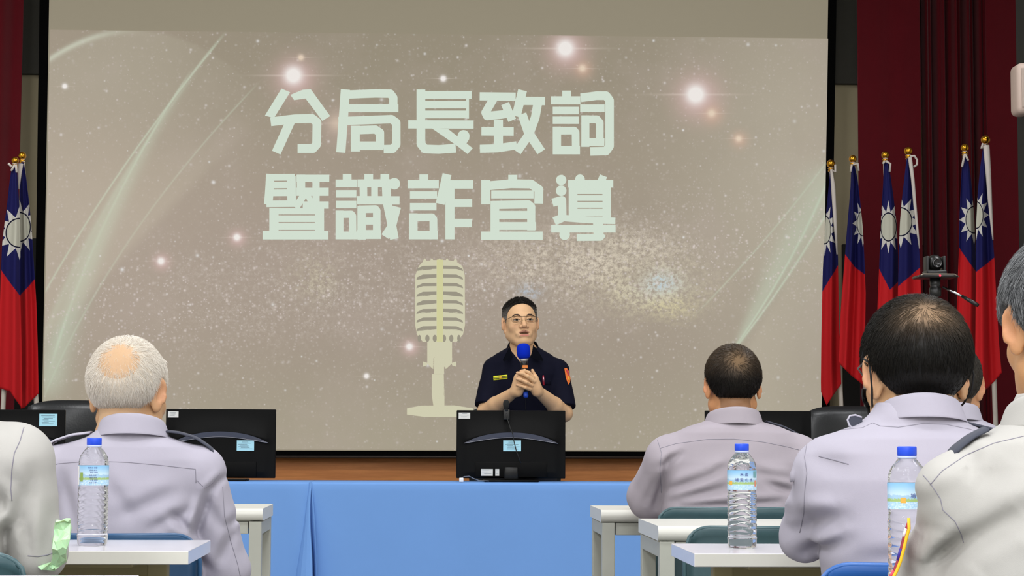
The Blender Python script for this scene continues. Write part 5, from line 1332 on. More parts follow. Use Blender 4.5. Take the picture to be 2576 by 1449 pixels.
# ---- grey-haired man, second row left
def aud_greyman():
    Y0 = 4.55; X0 = P(325, 1100, Y0).x; Yb = Y0 - 0.11
    H = Head(PZ(322, 990, Y0 + 0.045), yaw=-15, pitch=-4, sc=1.06)
    cr = crl(Yb, [(485, 1345, 522, 1235, 0.010, 0.010), (522, 1235, 553, 1200, 0.008, 0.006), (470, 1340, 430, 1296, 0.010, 0.006), (300, 1300, 430, 1240, 0.016, 0.004),
                  (260, 1200, 330, 1300, 0.016, 0.003), (380, 1330, 470, 1285, 0.012, 0.004), (560, 1330, 590, 1305, 0.010, 0.003), (540, 1420, 575, 1340, 0.012, 0.006), (585, 1290, 570, 1330, 0.008, 0.003),
                  (500, 1250, 545, 1330, 0.014, 0.005), (150, 1200, 190, 1330, 0.015, 0.004), (480, 1400, 520, 1449, 0.012, 0.006)])
    t, bo, so = seated('grey-haired man in a lavender shirt with a balding crown, seen from behind at the left', X0, Y0, H,
        [0.40, 0.60, 0.75, 0.86, 0.915, 0.945, 0.965, 0.985, 1.0], [0.185, 0.175, 0.162, 0.160, 0.158, 0.135, 0.105, 0.078, 0.066], [0.13, 0.12, 0.115, 0.11, 0.10, 0.09, 0.082, 0.072, 0.064],
        (0.158, 0.888, 0.060), (((-0.20, 0.10, 0.69), (-0.14, 0.34, 0.79)), ((0.216, 0.06, 0.665), (0.09, 0.36, 0.78))), (0.01, 0.0, 0.985), M_shirt, 'c39a72', cr, 11, ka=0.008, re=0.053,
        hairc='b9a68c', hk=0.3, hairf=lambda p: hair_mask(p, 0.012), coll=(0.008, 0.0, 0.064, 0.066, 0.982, 1.020), tcx=0.0)
    bv = bvh_of(so); hb = bvh_of(bo)
    loc, _ = hit(hb, 296, 902); pc = H.loc(np.array([loc], np.float32))[0] if loc else np.array((-0.02, -0.08, 0.08))
    def dens(p):
        m = hair_mask(p, 0.010, up=0.0)
        b = np.exp(-(((p - pc) / np.array((0.078, 0.070, 0.070))) ** 2).sum(1) ** 1.1)
        top = np.exp(-((p[:, 1] - 0.05) / 0.06) ** 2) * (p[:, 2] > 0.08)
        return m * (1 - 0.86 * b) * (1 - 0.35 * top)
    def thick(p): return 0.006 * (0.3 + 0.7 * np.clip((p[:, 2] + 0.055) / 0.07, 0, 1))
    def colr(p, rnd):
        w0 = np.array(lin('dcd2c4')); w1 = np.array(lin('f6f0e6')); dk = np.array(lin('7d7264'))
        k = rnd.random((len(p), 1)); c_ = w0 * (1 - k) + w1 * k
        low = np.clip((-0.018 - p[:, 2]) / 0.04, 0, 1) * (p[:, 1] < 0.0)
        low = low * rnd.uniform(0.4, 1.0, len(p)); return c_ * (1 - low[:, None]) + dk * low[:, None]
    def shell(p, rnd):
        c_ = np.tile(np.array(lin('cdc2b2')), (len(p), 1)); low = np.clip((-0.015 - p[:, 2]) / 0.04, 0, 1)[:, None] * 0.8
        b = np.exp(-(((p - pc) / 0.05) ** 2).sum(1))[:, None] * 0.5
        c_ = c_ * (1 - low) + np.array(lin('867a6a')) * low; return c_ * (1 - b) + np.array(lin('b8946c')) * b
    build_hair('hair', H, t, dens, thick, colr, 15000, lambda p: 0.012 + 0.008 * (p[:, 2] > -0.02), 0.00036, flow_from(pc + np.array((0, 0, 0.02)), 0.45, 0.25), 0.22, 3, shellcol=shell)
    # seams and straps
    seam('yoke_seam', bv, [(122, 1172), (150, 1166), (230, 1160), (320, 1163), (400, 1170), (470, 1178), (492, 1180), (493, 1215)], 0.0008, M_seam, so)
    seam('armhole_seam', bv, [(553, 1190), (535, 1215), (515, 1228), (495, 1208)], 0.0009, M_seam, so)
    seam('sleeve_crease', bv, [(560, 1225), (565, 1300), (580, 1360), (598, 1420), (604, 1449)], 0.0009, M_seam, so)
    epaulette(so, X0, Y0, [(0.080, 0.0, 0.982), (0.115, 0.0, 0.978), (0.150, 0.0, 0.968), (0.185, 0.0, 0.945), (0.212, 0.0, 0.905)], 0.05)
    epaulette(so, X0, Y0, [(-0.085, 0.0, 0.978), (-0.13, 0.0, 0.972), (-0.17, 0.0, 0.958), (-0.205, 0.0, 0.918)], 0.05, M_fold)
# ---- brown-haired man, first row right
def aud_brownman():
    Y0 = 5.75; X0 = P(1845, 1100, Y0).x; Yb = Y0 - 0.12
    H = Head(PZ(1843, 972, Y0 + 0.045), yaw=0, pitch=-3, sc=0.99)
    cr = crl(Yb, [(1662, 1280, 1690, 1150, 0.012, 0.010), (1690, 1235, 1780, 1200, 0.014, 0.006), (1780, 1200, 1830, 1170, 0.012, 0.004), (1700, 1262, 1830, 1225, 0.014, 0.006), (1930, 1215, 1990, 1235, 0.012, 0.008), (1900, 1190, 1985, 1205, 0.012, 0.005),
                  (1665, 1175, 1720, 1140, 0.010, 0.005), (1640, 1270, 1660, 1200, 0.012, 0.005), (1610, 1280, 1630, 1200, 0.012, 0.003), (1720, 1275, 1960, 1262, 0.010, 0.006)])
    t, bo, so = seated('man with thinning brown hair in a mauve-grey shirt, seen from behind in the front row', X0, Y0, H,
        [0.40, 0.62, 0.78, 0.90, 0.955, 0.985, 1.003, 1.018, 1.045], [0.225, 0.215, 0.205, 0.200, 0.188, 0.164, 0.132, 0.092, 0.072], [0.15, 0.145, 0.14, 0.125, 0.11, 0.10, 0.090, 0.076, 0.066],
        (0.186, 0.905, 0.070), (((-0.232, 0.09, 0.795), (-0.20, 0.34, 0.80)), ((0.225, 0.09, 0.775), (0.17, 0.34, 0.80))), (0.0, 0.0, 1.03), mat('mauve_grey_shirt', 'a39ba3', 0.85, spec=0.15, vary=0.03, vscale=14, bump=0.12, bscale=900), 'c08a5e', cr, 23,
        hairc='2a2018', hk=0.55, hairf=lambda p: hair_mask(p, 0.010), coll=(0.0, 0.0, 0.068, 0.072, 1.020, 1.060), ears=0.35, es=0.98)
    bv = bvh_of(so); hb = bvh_of(bo)
    loc, _ = hit(hb, 1856, 908); pc = H.loc(np.array([loc], np.float32))[0] if loc else np.array((0.01, -0.08, 0.08))
    def dens(p): return hair_mask(p, 0.008) * (1 - 0.55 * np.exp(-(((p - pc) / 0.034) ** 2).sum(1)))
    def colr(p, rnd):
        top = np.clip((p[:, 2] - 0.02) / 0.06, 0, 1)[:, None] * 0.75
        return (np.array(lin('171310')) * (1 - top) + np.array(lin('4f4030')) * top) * rnd.uniform(0.6, 1.5, (len(p), 1))
    def shell(p, rnd):
        b = np.exp(-(((p - pc) / 0.035) ** 2).sum(1))[:, None] * 0.75; top = np.clip((p[:, 2] - 0.02) / 0.06, 0, 1)[:, None] * 0.6
        c_ = np.array(lin('120f0d')) * (1 - top) + np.array(lin('3a2e22')) * top; return c_ * (1 - b) + np.array(lin('7c6244')) * b
    build_hair('hair', H, t, dens, lambda p: 0.007 * (0.3 + 0.7 * np.clip((p[:, 2] + 0.055) / 0.07, 0, 1)), colr, 7000, lambda p: 0.016, 0.00045, flow_from(pc, 0.25, 0.7), 0.22, 5, shellcol=shell)
    seam('yoke_seam', bv, [(1660, 1128), (1700, 1116), (1780, 1105), (1845, 1104), (1920, 1112), (1980, 1124), (2010, 1132)], 0.0009, M_seam, so)
    seam('armhole_seam', bv, [(1652, 1100), (1664, 1140), (1660, 1180), (1664, 1240)], 0.0009, M_seam, so)
    epaulette(so, X0, Y0, [(0.10, 0.02, 1.02), (0.15, 0.02, 1.005), (0.19, 0.02, 0.985), (0.225, 0.02, 0.955)], 0.05)
    epaulette(so, X0, Y0, [(-0.10, 0.03, 1.008), (-0.15, 0.03, 0.992), (-0.19, 0.03, 0.972), (-0.222, 0.03, 0.945)], 0.05)
# ---- black-haired man with mask and glasses, third row right
def aud_blackman():
    Y0 = 3.40; X0 = P(2300, 1100, Y0).x; Yb = Y0 - 0.12
    H = Head(PZ(2303, 943, Y0 + 0.045), yaw=5, pitch=-6, sc=1.09)
    cr = crl(Yb, [(2012, 1385, 2030, 1280, 0.012, 0.003), (2030, 1280, 2036, 1180, 0.007, 0.004), (2030, 1345, 2130, 1310, 0.016, 0.006), (2020, 1300, 2110, 1300, 0.012, 0.004), (2060, 1150, 2140, 1180, 0.02, 0.003), (2230, 1060, 2290, 1075, 0.015, 0.003),
                  (2070, 1410, 2140, 1360, 0.012, 0.006), (1985, 1190, 2000, 1165, 0.008, 0.004), (2180, 1405, 2330, 1395, 0.014, 0.003), (1975, 1330, 2000, 1380, 0.012, 0.004)])
    t, bo, so = seated('black-haired man with glasses and a mask strap, thinning crown, seen from behind at the right', X0, Y0, H,
        [0.40, 0.60, 0.75, 0.82, 0.90, 0.945, 0.970, 0.995, 1.012, 1.028], [0.140, 0.140, 0.160, 0.180, 0.188, 0.182, 0.152, 0.108, 0.082, 0.068], [0.14, 0.14, 0.14, 0.135, 0.125, 0.11, 0.10, 0.088, 0.078, 0.068],
        (0.146, 0.902, 0.066), (((-0.174, 0.100, 0.800), (-0.03, 0.38, 0.79)), ((0.18, 0.105, 0.80), (0.03, 0.38, 0.79))), (0.010, 0.0, 1.01), M_shirt, 'c8a078', cr, 37, ka=0.007, re=0.044,
        hairc='100e0d', hk=0.75, hairf=lambda p: hair_mask(p, 0.010), coll=(0.010, 0.0, 0.060, 0.066, 1.014, 1.048, -6))
    bv = bvh_of(so); hb = bvh_of(bo)
    loc, _ = hit(hb, 2334, 792); pc = H.loc(np.array([loc], np.float32))[0] if loc else np.array((0.0, -0.07, 0.09))
    def bald(p): return np.exp(-(((p - pc) / np.array((0.044, 0.030, 0.026))) ** 2).sum(1))
    def dens(p): return hair_mask(p, 0.008) * (1 - 0.50 * bald(p))
    def colr(p, rnd): 
        k = np.clip(bald(p) * 1.2, 0, 1)[:, None]; c_ = np.array(lin('15130f')) * rnd.uniform(0.5, 1.6, (len(p), 1)); return c_ * (1 - k * 0.6) + np.array(lin('6a5742')) * k * 0.6
    def shell(p, rnd):
        b = np.clip(bald(p) * 1.1, 0, 1)[:, None]; return np.array(lin('0c0b0a')) * (1 - b) + np.array(lin('8a7158')) * b
    build_hair('hair', H, t, dens, lambda p: 0.009 * (0.3 + 0.7 * np.clip((p[:, 2] + 0.055) / 0.07, 0, 1)), colr, 12000, lambda p: 0.010 + 0.012 * (p[:, 2] > 0.0), 0.00042, flow_from(pc + np.array((0, 0.012, 0.006)), 0.5, 0.15), 0.16, 7, shellcol=shell, jitter=0.16)
    # glasses: temple arms, rims and lenses
    g = MB(); W_ = lambda x, y, z: H.wld(np.array([(x, y, z)]))[0]
    for s in (-1, 1): g.tube([W_(s * 0.083, -0.012, 0.012), W_(s * 0.084, 0.0, 0.020), W_(s * 0.076, 0.06, 0.018), W_(s * 0.056, 0.098, 0.012)], 0.0016, 8)
    for s in (-1, 1): g.tube([W_(s * (0.031 + 0.023 * math.cos(a)), 0.104, 0.004 + 0.017 * math.sin(a)) for a in np.linspace(0, 2 * math.pi, 25)], 0.0014, 8)
    g.tube([W_(-0.010, 0.110, 0.008), W_(0, 0.116, 0.011), W_(0.010, 0.110, 0.008)], 0.0015, 8)
    g.done('glasses', mat('bronze_metal', '4a3b2c', 0.3, metal=0.8), t, True)
    # face mask and its ear loops
    def mf(P_):
        p = H.loc(P_); return np.maximum(np.abs(face_sdf(p) - 0.006) - 0.0016, np.maximum(np.maximum(0.062 - p[:, 1], p[:, 2] + 0.012), -0.112 - p[:, 2])) * H.s
    V, Q = sdf_mesh(mf, H.c - 0.16, H.c + 0.16, 0.004); mk = obj('face_mask', V, Q, mat('black_mask', '0d0d10', 0.85), t, True)
    for s in (-1, 1):
        lp = MB()
        lp.tube([W_(s * 0.058, 0.066, -0.020), W_(s * 0.080, 0.018, 0.012), W_(s * 0.084, 0.002, 0.024)], 0.0017, 8)
        lp.tube([W_(s * x, y, z) for x, y, z in ((0.084, 0.004, 0.026), (0.084, -0.024, 0.016), (0.085, -0.033, -0.004), (0.082, -0.027, -0.028), (0.076, -0.006, -0.046), (0.068, 0.018, -0.060), (0.062, 0.040, -0.076), (0.050, 0.064, -0.084))], 0.0019, 8)
        lp.done('ear_loop', mat('black_mask', '0d0d10', 0.85), mk, True)
    seam('yoke_seam', bv, [(2050, 1092), (2110, 1082), (2170, 1076), (2195, 1064), (2215, 1072), (2260, 1075), (2320, 1066), (2380, 1068), (2440, 1080), (2470, 1090)], 0.0008, M_seam, so)
    seam('armhole_seam', bv, [(2031, 1112), (2024, 1150), (2030, 1190), (2024, 1240), (2022, 1290), (2012, 1340)], 0.0008, M_seam, so)
    seam('back_pleat', bv, [(2060, 1148), (2100, 1158), (2135, 1168)], 0.0010, M_seam, so)
    epaulette(so, X0, Y0, [(0.085, 0.0, 1.000), (0.12, 0.0, 0.992), (0.15, 0.0, 0.985), (0.175, 0.0, 0.965)], 0.05)
    # turned-up strap loop on the left shoulder
    lo = [PZ(x, y, Y0 - 0.01) for x, y in ((2168, 1050), (2152, 1044), (2138, 1046), (2132, 1056), (2136, 1069), (2148, 1080), (2158, 1084))]
    MB().tube(lo, 0.0017, 10).done('strap_loop', M_fold, so, True)
    MB().poly(lo + [PZ(2172, 1070, Y0 - 0.01)], (0, 0.004, 0)).done('strap_inside', M_epau, so)
# ---- rightmost man, fourth row
def aud_rightman():
    Y0 = 2.62; X0 = P(2672, 1100, Y0).x; Yb = Y0 - 0.12
    H = Head(PZ(2684, 828, Y0 + 0.05), yaw=5, pitch=-6, sc=1.06)
    cr = crl(Yb, [(2560, 1160, 2440, 1310, 0.018, 0.006), (2470, 1165, 2500, 1180, 0.02, 0.005), (2576, 1290, 2450, 1390, 0.018, 0.012), (2405, 1449, 2450, 1370, 0.012, 0.012), (2380, 1420, 2390, 1320, 0.014, 0.008), (2370, 1285, 2460, 1215, 0.016, 0.004), (2330, 1440, 2345, 1300, 0.016, 0.003), (2576, 1370, 2480, 1449, 0.02, 0.006)])
    t, bo, so = seated('salt-and-pepper-haired man in a shirt tinted for warm light, cut off by the right picture edge', X0, Y0, H,
        [0.40, 0.60, 0.75, 0.85, 0.90, 0.935, 0.965, 0.99, 1.01, 1.03], [0.19, 0.18, 0.17, 0.165, 0.160, 0.148, 0.118, 0.090, 0.074, 0.064], [0.14, 0.135, 0.13, 0.12, 0.115, 0.105, 0.095, 0.084, 0.074, 0.064],
        (0.128, 0.890, 0.062), (((-0.162, 0.10, 0.72), (-0.05, 0.34, 0.79)), ((0.18, 0.08, 0.69), (0.14, 0.32, 0.80))), (0.0, 0.0, 1.00), M_shirt_lit, 'c59468', cr, 51, fat=0.86, es=0.94,
        hairc='5a5a5c', hk=0.6, hairf=lambda p: hair_mask(p, 0.010), coll=(0.0, 0.0, 0.064, 0.066, 1.0, 1.038))
    bv = bvh_of(so)
    def dens(p): return hair_mask(p, 0.008)
    col = mixcol(['86888a', '505254', '2a2b2e', 'a4a6a8'], [0.36, 0.32, 0.22, 0.10])
    build_hair('hair', H, t, dens, lambda p: 0.008 * (0.3 + 0.7 * np.clip((p[:, 2] + 0.055) / 0.07, 0, 1)), col, 24000, lambda p: 0.011 + 0.010 * (p[:, 2] > 0.01), 0.00025, flow_from((0.0, -0.05, 0.10), 0.6, 0.2), 0.16, 13, shellcol=mixcol(['47484a'], [1.0]), jitter=0.22, curl=0.10)
    seam('yoke_seam', bv, [(2640, 1085), (2576, 1097), (2500, 1115), (2430, 1145), (2370, 1185), (2340, 1220)], 0.0008, M_seam, so)
    seam('armhole_seam', bv, [(2322, 1195), (2342, 1218), (2366, 1255), (2372, 1283), (2403, 1312), (2418, 1345), (2424, 1365)], 0.0007, M_seam, so)
    epaulette(so, X0, Y0, [(-0.105, 0.0, 0.985), (-0.125, 0.0, 0.975), (-0.142, 0.0, 0.962), (-0.158, 0.0, 0.944)], 0.05)
    # embroidered shoulder patch seen edge-on with a yellow border
    V, Fc, n = [], [], 12
    edge = [(2286, 1303), (2287, 1330), (2281, 1350), (2274, 1380), (2266, 1410), (2256, 1436), (2246, 1455), (2236, 1475)]
    mb = MB(); pts = [PZ(x, y, Y0 - 0.006) for x, y in edge]; mb.tube(pts, 0.0022, 8); pb = mb.done('patch_border', mat('yellow_thread', 'e8b818', 0.6), so, True)
    inner = [(x - 2, y + (12 if i == 0 else 0)) for i, (x, y) in enumerate(edge)]
    pa = [PZ(x, y, Y0 - 0.004) for x, y in inner]; pc_ = [PZ(x - (1 if i == 0 else 7), y, Y0 + 0.030) for i, (x, y) in enumerate(inner)]
    V = pa + pc_; k = len(pa); o = obj('shoulder_patch', V, [[i, i + 1, k + i + 1, k + i] for i in range(k - 1)], mat('red_patch', 'a32238', 0.7), so, True); solid(o, 0.002)
    mb = MB()
    for i, (c, nm) in enumerate((('e8e6e8', 'w'), ('3a2a90', 'b'), ('d84a60', 'r'))):
        a = pa[1 + i * 2] * 0.8 + pc_[1 + i * 2] * 0.2; b = pa[2 + i * 2] * 0.8 + pc_[2 + i * 2] * 0.2
        mbb = MB(); mbb.tube([a + (-0.002, 0, 0), b + (-0.002, 0, 0)], 0.0025, 6); mbb.done('patch_stitching', mat('patch_' + nm, c, 0.7), o, True)
# ---- left edge man, third row
def aud_leftman():
    Y0 = 3.45; X0 = P(-190, 1100, Y0).x; Yb = Y0 - 0.05
    H = Head(PZ(-185, 960, Y0 + 0.045), yaw=-10, pitch=-3, sc=1.04)
    cr = crl(Yb, [(38, 1315, 52, 1240, 0.010, 0.010), (52, 1240, 30, 1190, 0.010, 0.004), (0, 1350, 40, 1310, 0.010, 0.006), (60, 1340, 80, 1180, 0.012, 0.005), (110, 1390, 118, 1280, 0.012, 0.005), (20, 1240, 10, 1290, 0.012, 0.005), (70, 1400, 60, 1330, 0.010, 0.004)])
    t, bo, so = seated('man at the left picture edge, only his grey sleeve, tinted for warm light, in view', X0, Y0, H,
        [0.40, 0.60, 0.75, 0.86, 0.93, 0.965, 0.985, 1.005, 1.02, 1.04], [0.15, 0.135, 0.138, 0.15, 0.155, 0.14, 0.115, 0.09, 0.074, 0.064], [0.13, 0.13, 0.13, 0.12, 0.11, 0.10, 0.09, 0.082, 0.074, 0.064],
        (0.152, 0.925, 0.066), (((-0.19, 0.05, 0.72), (-0.13, 0.30, 0.79)), ((0.193, 0.02, 0.770), (0.06, 0.32, 0.785))), (0.0, 0.0, 1.02), M_shirt_lit, 'c3946a', cr, 67, ka=0.007, re=0.047,
        hairc='1c1815', hk=0.6, hairf=lambda p: hair_mask(p, 0.010), coll=(0.0, 0.0, 0.064, 0.066, 1.015, 1.05), h=0.005)
    bv = bvh_of(so)
    build_hair('hair', H, t, lambda p: hair_mask(p, 0.008), 0.008, mixcol(['1a1613', '2c2622'], [0.6, 0.4]), 3000, 0.018, 0.0006, flow_from((0, -0.05, 0.10), 0.5, 0.2), 0.2, 17, shellcol=mixcol(['14110f'], [1.0]))
    seam('armhole_seam', bv, [(60, 1075), (50, 1110), (36, 1140), (30, 1180), (27, 1230), (30, 1260)], 0.0009, M_seam, so)
    seam('cuff_seam', bv, [(70, 1398), (95, 1400), (120, 1396), (140, 1388)], 0.0010, M_seam, so)
# ---- half-hidden man in the front row
def aud_hiddenman():
    Y0 = 5.75; X0 = P(2398, 1100, Y0).x
    H = Head(PZ(2398, 972, Y0 + 0.045), yaw=-10, pitch=-3, sc=1.04)
    t, bo, so = seated('man half hidden behind the black-haired man, right ear and collar showing', X0, Y0, H,
        [0.40, 0.62, 0.78, 0.90, 0.955, 0.985, 1.01, 1.03, 1.045], [0.19, 0.18, 0.17, 0.165, 0.160, 0.145, 0.115, 0.086, 0.068], [0.14, 0.135, 0.13, 0.12, 0.11, 0.10, 0.088, 0.076, 0.064],
        (0.150, 0.930, 0.064), (((-0.20, 0.08, 0.72), (-0.14, 0.34, 0.80)), ((0.20, 0.08, 0.72), (0.14, 0.34, 0.80))), (0.0, 0.0, 1.03), M_shirt, 'c0906a', (), 71,
        hairc='26211c', hk=0.75, hairf=lambda p: hair_mask(p, 0.010), coll=(0.0, 0.0, 0.066, 0.066, 1.035, 1.075), ears=0.75, h=0.007)
    build_hair('hair', H, t, lambda p: hair_mask(p, 0.008), 0.004, mixcol(['1f1b17', '3a342d', '55504a'], [0.55, 0.35, 0.1]), 4500, 0.008, 0.0005, flow_from((0, -0.05, 0.10), 0.4, 0.2), 0.3, 19, shellcol=mixcol(['24201b'], [1.0]))
    epaulette(so, X0, Y0, [(0.085, -0.03, 1.010), (0.12, -0.03, 1.002), (0.155, -0.03, 0.985), (0.185, -0.03, 0.955)], 0.05)
for fn in (aud_greyman, aud_brownman, aud_blackman, aud_rightman, aud_leftman, aud_hiddenman): fn()
# ------------------------------------------------------------------ the standing speaker
def speaker():
    YP = 9.95; X0 = P(1318, 1000, YP).x
    t = thing('person', 'standing man with glasses in a navy uniform, both hands round a microphone', 'person', (X0, YP, 0))
    p_ = lambda x, y, d=0.0: PZ(x, y, YP + d)
    H = Head(p_(1309, 816, 0.0), yaw=180 + 7, pitch=8, roll=0, sc=1.07)
    R = np.array(Matrix.Rotation(math.radians(-1.8), 3, 'Y'), np.float32); H.R = (R @ H.R).astype(np.float32)
    Hn = H.wld(np.array([(0, -0.040, -0.125)]))[0]
    shL, shR = p_(1243, 932, 0.02), p_(1402, 932, 0.02)           # shoulder joints, picture left / right
    elL, elR = p_(1222, 1036, -0.07), p_(1419, 1040, -0.07)
    wrL, wrR = p_(1291, 988, -0.245), p_(1355, 985, -0.245)
    D = -0.28                                                      # depth of the hands
    fing = []
    def chain(pts, r):
        P3 = [p_(x, y, d) for x, y, d in pts]
        for i in range(len(P3) - 1): fing.append((P3[i], P3[i + 1], r[i], r[i + 1]))
    # the man's left hand (picture right), its fingers laid over the other hand
    chain([(1341, 950, D - 0.012), (1331, 938, D - 0.022), (1320, 933, D - 0.028), (1310.5, 933.5, D - 0.022)], (0.0098, 0.0092, 0.0086, 0.0072))
    chain([(1343.5, 959.5, D - 0.014), (1327, 947, D - 0.034), (1314, 939.5, D - 0.038), (1301.5, 938, D - 0.030)], (0.0102, 0.0096, 0.0088, 0.0074))
    chain([(1338, 969.5, D - 0.014), (1323.5, 961.8, D - 0.036), (1310, 955, D - 0.040), (1300.5, 953, D - 0.030)], (0.0100, 0.0094, 0.0086, 0.0074))
    chain([(1333, 979, D - 0.012), (1321.5, 975, D - 0.032), (1310, 970.6, D - 0.034), (1301.5, 968.5, D - 0.026)], (0.0092, 0.0084, 0.0076, 0.0064))
    chain([(1349, 960, D + 0.010), (1345, 945, D + 0.012), (1339, 932, D + 0.008)], (0.0120, 0.0100, 0.0080))          # thumb
    palm = [(p_(1343, 958, D + 0.004), p_(1352, 984, D + 0.020), 0.020, 0.024), (p_(1337, 972, D + 0.002), p_(1349, 986, D + 0.018), 0.019, 0.022), (p_(1346, 950, D + 0.006), p_(1352, 975, D + 0.016), 0.016, 0.022)]
    # the man's right hand (picture left) closes round the handle behind them
    fing2 = []
    def chain2(pts, r):
        P3 = [p_(x, y, d) for x, y, d in pts]
        for i in range(len(P3) - 1): fing2.append((P3[i], P3[i + 1], r[i], r[i + 1]))
    for k, (y, L) in enumerate(((943, 1.0), (953.5, 1.05), (964, 1.0), (973, 0.9))):
        chain2([(1302, y + 4, D - 0.004), (1309, y + 1, D - 0.015), (1324, y + 2, D - 0.019), (1336, y + 5, D - 0.008)], (0.0105, 0.0098, 0.0092, 0.0080))
    chain2([(1303, 968, D - 0.006), (1306, 950, D - 0.018), (1312, 938, D - 0.012)], (0.0125, 0.0105, 0.0085))
    palm2 = [(p_(1302, 950, D + 0.004), p_(1296, 984, D + 0.020), 0.019, 0.025), (p_(1308, 966, D + 0.000), p_(1302, 984, D + 0.014), 0.020, 0.024), (p_(1312, 978, D + 0.002), p_(1304, 987, D + 0.014), 0.016, 0.020)]
    zB = p_(1318, 1000)[2]
    def trunk(q, ins):
        z = [0.80, 0.95, 1.06, 1.18, 1.28, 1.345, 1.385, 1.415, 1.44]
        d = loft(q, z, np.array([0.165, 0.160, 0.165, 0.175, 0.180, 0.168, 0.134, 0.086, 0.062]) - ins, np.array([0.12, 0.115, 0.115, 0.12, 0.118, 0.105, 0.090, 0.072, 0.062]) - ins, X0 - 0.002, YP + 0.02)
        for s in (shL, shR): d = smin(d, rc(q, (X0 + (s[0] - X0) * 0.45, YP + 0.02, s[2] + 0.012), s, 0.056 - ins, 0.058 - ins), 0.03)
        return d
    def armsk(q):
        d = None
        for s, e, w_ in ((shL, elL, wrL), (shR, elR, wrR)):
            a = smin(rc(q, s, e, 0.042, 0.040), rc(q, e, e * 0.62 + w_ * 0.38, 0.041, 0.040), 0.015); a = smin(a, rc(q, e * 0.62 + w_ * 0.38, w_, 0.040, 0.0265), 0.01)
            d = a if d is None else np.minimum(d, a)
        return d
    def hands(q, fs, ps, w_, k=0.004):
        d = None
        for a, b, r1, r2 in ps: v = rc(q, a, b, r1, r2); d = v if d is None else smin(d, v, 0.012)
        for a, b, r1, r2 in fs: d = smin(d, rc(q, a, b, r1, r2), k)
        return d
    micA, micB = p_(1317, 884, D + 0.006), p_(1323, 1000, D + 0.010)
    def body(q):
        d = head_sdf(q, H, mouth=0.0075, fat=1.03, ear_out=1.0, es=1.28)
        d = smin(d, rc(q, Hn, (X0 - 0.005, YP + 0.025, 1.36), 0.055, 0.060), 0.02)
        d = smin(d, trunk(q, 0.014), 0.02)
        arms = armsk(q)
        h1 = hands(q, fing, palm, wrR); h2 = hands(q, fing2, palm2, wrL)
        arms = smin(arms, h1, 0.012) if False else arms
        hr = smin(np.where(q[:, 0] > X0, arms, 9), h1, 0.012); hl = smin(np.where(q[:, 0] <= X0, arms, 9), h2, 0.012)
        a = np.minimum(hr, hl)
        return smin(d, a, 0.006)
    def body_top(q): return np.maximum(body(q), 0.82 - q[:, 2])
    lo = np.array((X0 - 0.30, YP - 0.36, 0.80)); hi = np.array((X0 + 0.30, YP + 0.16, float(H.c[2]) + 0.15))
    V, Q = sdf_mesh(body_top, lo, hi, 0.0024)
    hm = lambda p: hair_mask(p, 0.006, up=0.022)
    col = skin_colors(V, H, 'd8ae84', hair=hm, hairc=np.array(lin('1c1814')), hk=0.7)
    # pinker skin at the fingertips
    for a, b, r1, r2 in fing[2::3]:
        k = np.exp(-(np.linalg.norm(V - b, axis=1) / 0.010) ** 2)[:, None] * 0.35; col = col * (1 - k) + np.array(lin('d09a80')) * k
    bo = obj('body', V, Q, M_skin, t, True, col=col)
    # short-sleeved uniform shirt with an open neck
    def shirt(q):
        d = trunk(q, 0.0)
        for s, e, w_, sg in ((shL, elL, wrL, -1), (shR, elR, wrR, 1)):
            dr = (e - s) / np.linalg.norm(e - s)
            arm = rc(q, s, e, 0.058, 0.062)
            arm = np.maximum(arm, (q - (e - dr * 0.028).astype(np.float32)) @ dr.astype(np.float32))
            d = smin(d, arm, 0.012)
        d = d + wrinkles(q, 5, 0.0028)
        # neck opening: a V that runs down to the second button
        zz = q[:, 2]; vx = np.abs(q[:, 0] - (X0 - 0.010)); wv = np.clip((zz - 1.325) * 0.78, 0, 0.085)
        vcut = np.where(q[:, 1] < YP + 0.02, vx - wv, 1.0)
        d = smax(d, -np.maximum(vcut, 1.33 - zz), 0.004)
        d = smax(d, -rc(q, (X0 - 0.005, YP + 0.022, 1.40), (X0 - 0.005, YP + 0.0, 1.6), 0.060, 0.066), 0.004)
        return np.maximum(d, 0.82 - zz)
    V, Q = sdf_mesh(shirt, lo, np.array((X0 + 0.30, YP + 0.18, 1.47)), 0.0045)
    so = obj('uniform_shirt', V, Q, M_navy, t, True)
    # collar: band round the neck and two pointed leaves
    n = 40; V = []; prof = [(0.000, -0.012), (0.002, 0.012), (0.005, 0.020), (0.011, 0.012), (0.018, -0.010)]
    for o_, dz in prof:
        for i in range(n + 1):
            th = math.radians(-14 + 208 * i / n); V.append((X0 - 0.005 + (0.062 + o_) * math.cos(th), YP + 0.022 + (0.062 + o_) * math.sin(th), 1.425 + dz - 0.016 * max(0, -math.sin(th)) + 0.012 * max(0, math.sin(th))))
    m1 = n + 1; o = obj('collar', V, [[i * m1 + k, i * m1 + k + 1, (i + 1) * m1 + k + 1, (i + 1) * m1 + k] for i in range(4) for k in range(n)], M_navy, so, True); solid(o, 0.002)
    for pts in ([(1282, 868), (1285.5, 881), (1290, 900), (1267.5, 909.5), (1265, 905), (1277, 881)], [(1341, 868), (1339, 882), (1334, 899), (1365, 909), (1367, 905), (1351, 879)]):
        MB().poly([p_(x, y, -0.112 + 0.045 * max(0, (890 - y) / 25)) for x, y in pts], (0, 0.003, 0.0)).done('collar_leaf', mat('navy_collar', '07080f', 0.9, spec=0.05), so)
    # hair
    bald = lambda p: 0
